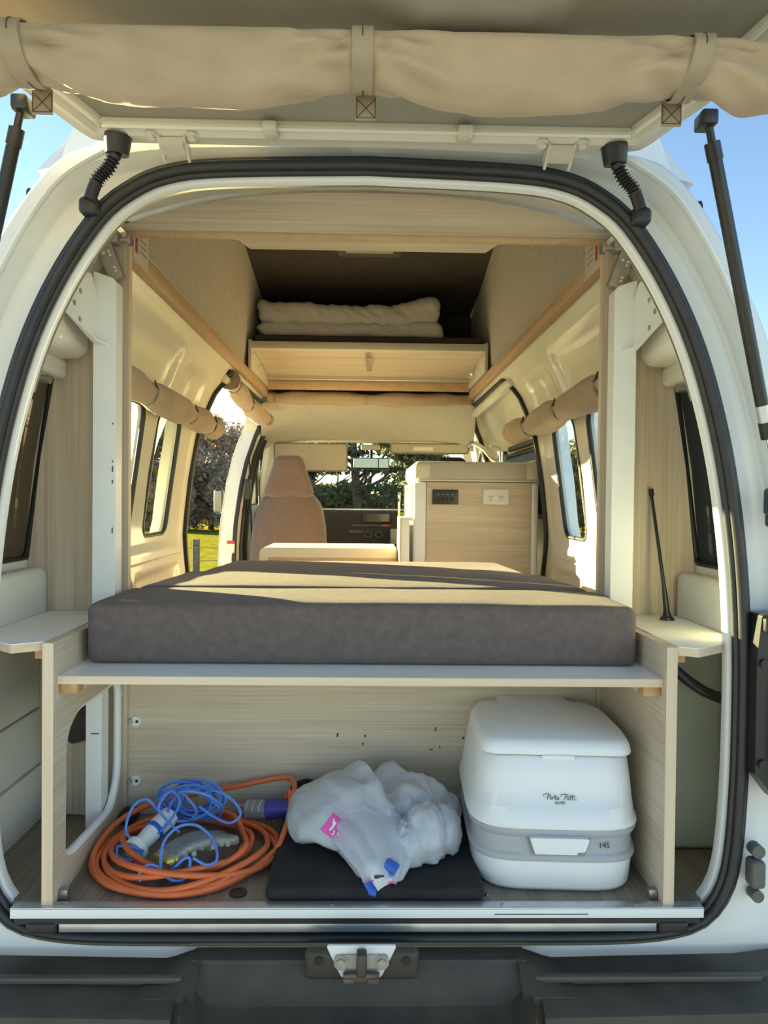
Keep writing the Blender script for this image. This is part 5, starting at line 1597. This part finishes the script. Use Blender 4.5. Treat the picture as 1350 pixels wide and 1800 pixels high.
def tree(name, x, y, fol, trk, label, cat, group, rz=0.0, sc=1.0):
    t = thing(name, (x, y, -.05), label, cat, group)
    t.rotation_euler.z = rz
    t.scale = (sc, sc, sc)
    for nm, me in (('trunk', trk), ('foliage', fol)):
        o = bpy.data.objects.new(nm, me); COL.objects.link(o); o.parent = t
    return t
LB = ['brown bare bush in the hedge beyond the open side door', 'dark evergreen bush in the hedge beyond the open side door', 'low pale olive bush in the hedge seen through the windscreen']
hr = random.Random(3)
for k in range(12):
    x = -10.3 + k * 1.75 + hr.uniform(-.4, .4)
    kind = 0 if k % 4 != 3 else 1
    low = x > -4.6
    if low: kind = 2
    tree('hedge_bush', x, 33.5 + hr.uniform(-1, 1.2), BUSH[kind], TRB, LB[kind], 'bush', 'hedge bushes beyond the paddock', hr.uniform(0, 6.2), hr.uniform(.95, 1.25) * (.80 if low else 1))
for k in range(7):
    x = -10.0 + k * 1.1
    tree('hedge_bush', x, 31.6 + hr.uniform(-.5, .5), BUSH[0], TRB, 'low tangled brown bush at the foot of the hedge beyond the open side door', 'bush', 'hedge bushes beyond the paddock', hr.uniform(0, 6.2), hr.uniform(.55, .7))
for k in range(6):
    x = 6.6 + k * 1.5
    tree('hedge_bush', x, 33.5 - .3 * k, BUSH[1], TRB, 'low dark bush of the hedge seen through the right side window', 'bush', 'hedge bushes beyond the right windows', hr.uniform(0, 6.2), .46)
tree('conifer', -.35, 30.5, CON, TRC, 'tall layered conifer seen through the windscreen', 'tree', 'trees ahead of the van', .3, .95)
tree('conifer', -3.2, 37.0, CON, TRC, 'dark conifer seen through the windscreen left of the tall one', 'tree', 'trees ahead of the van', 2.0, .75)
tree('broadleaf_tree', 1.9, 35, TREE, TRT, 'olive round tree seen through the windscreen beside the kitchen', 'tree', 'trees ahead of the van', 1.0, .8)
tree('broadleaf_tree', 8.1, 29.5, TREE, TRT, 'slim olive tree seen through the right side window', 'tree', 'trees ahead of the van', 2.6, .58)
# fence: posts and wires
def fence_post(x, y, label):
    t = thing('fence_post', (x, y, 0), label, 'post', 'grey timber fence posts')
    rbox('post', x - .055, x + .055, y - .055, y + .055, 0, .66, .015, mat('weathered timber', (.16, .14, .115), .9, var=.25, vscale=12), t, 1)
    cyl('staple', (x, y - .062, .52), (x, y - .05, .52), .012, STEEL, t, 6)
    return t
FL = [(-5.3, 13.2), (-2.98, 12.9), (-.6, 12.6), (1.5, 12.6), (3.55, 12.8), (6.0, 13.6)]
for k, (x, y) in enumerate(FL):
    fence_post(x, y, ['grey fence post far left of the paddock', 'grey fence post standing in the grass beyond the open side door', 'grey fence post ahead of the van on its left', 'grey fence post ahead of the van on its right', 'grey fence post seen through the right side window', 'grey fence post at the right of the paddock'][k])
fw = thing('fence_wire', (0, 16.5, .5), 'thin fence wires strung between the grey posts', 'wire')
for z in (.30, .52):
    tube('wire', [(x, y - .062, z) for x, y in FL], .005, STEEL, fw, 5)
# every tree tells itself apart by its kind and stand; alike bushes share a label within their group
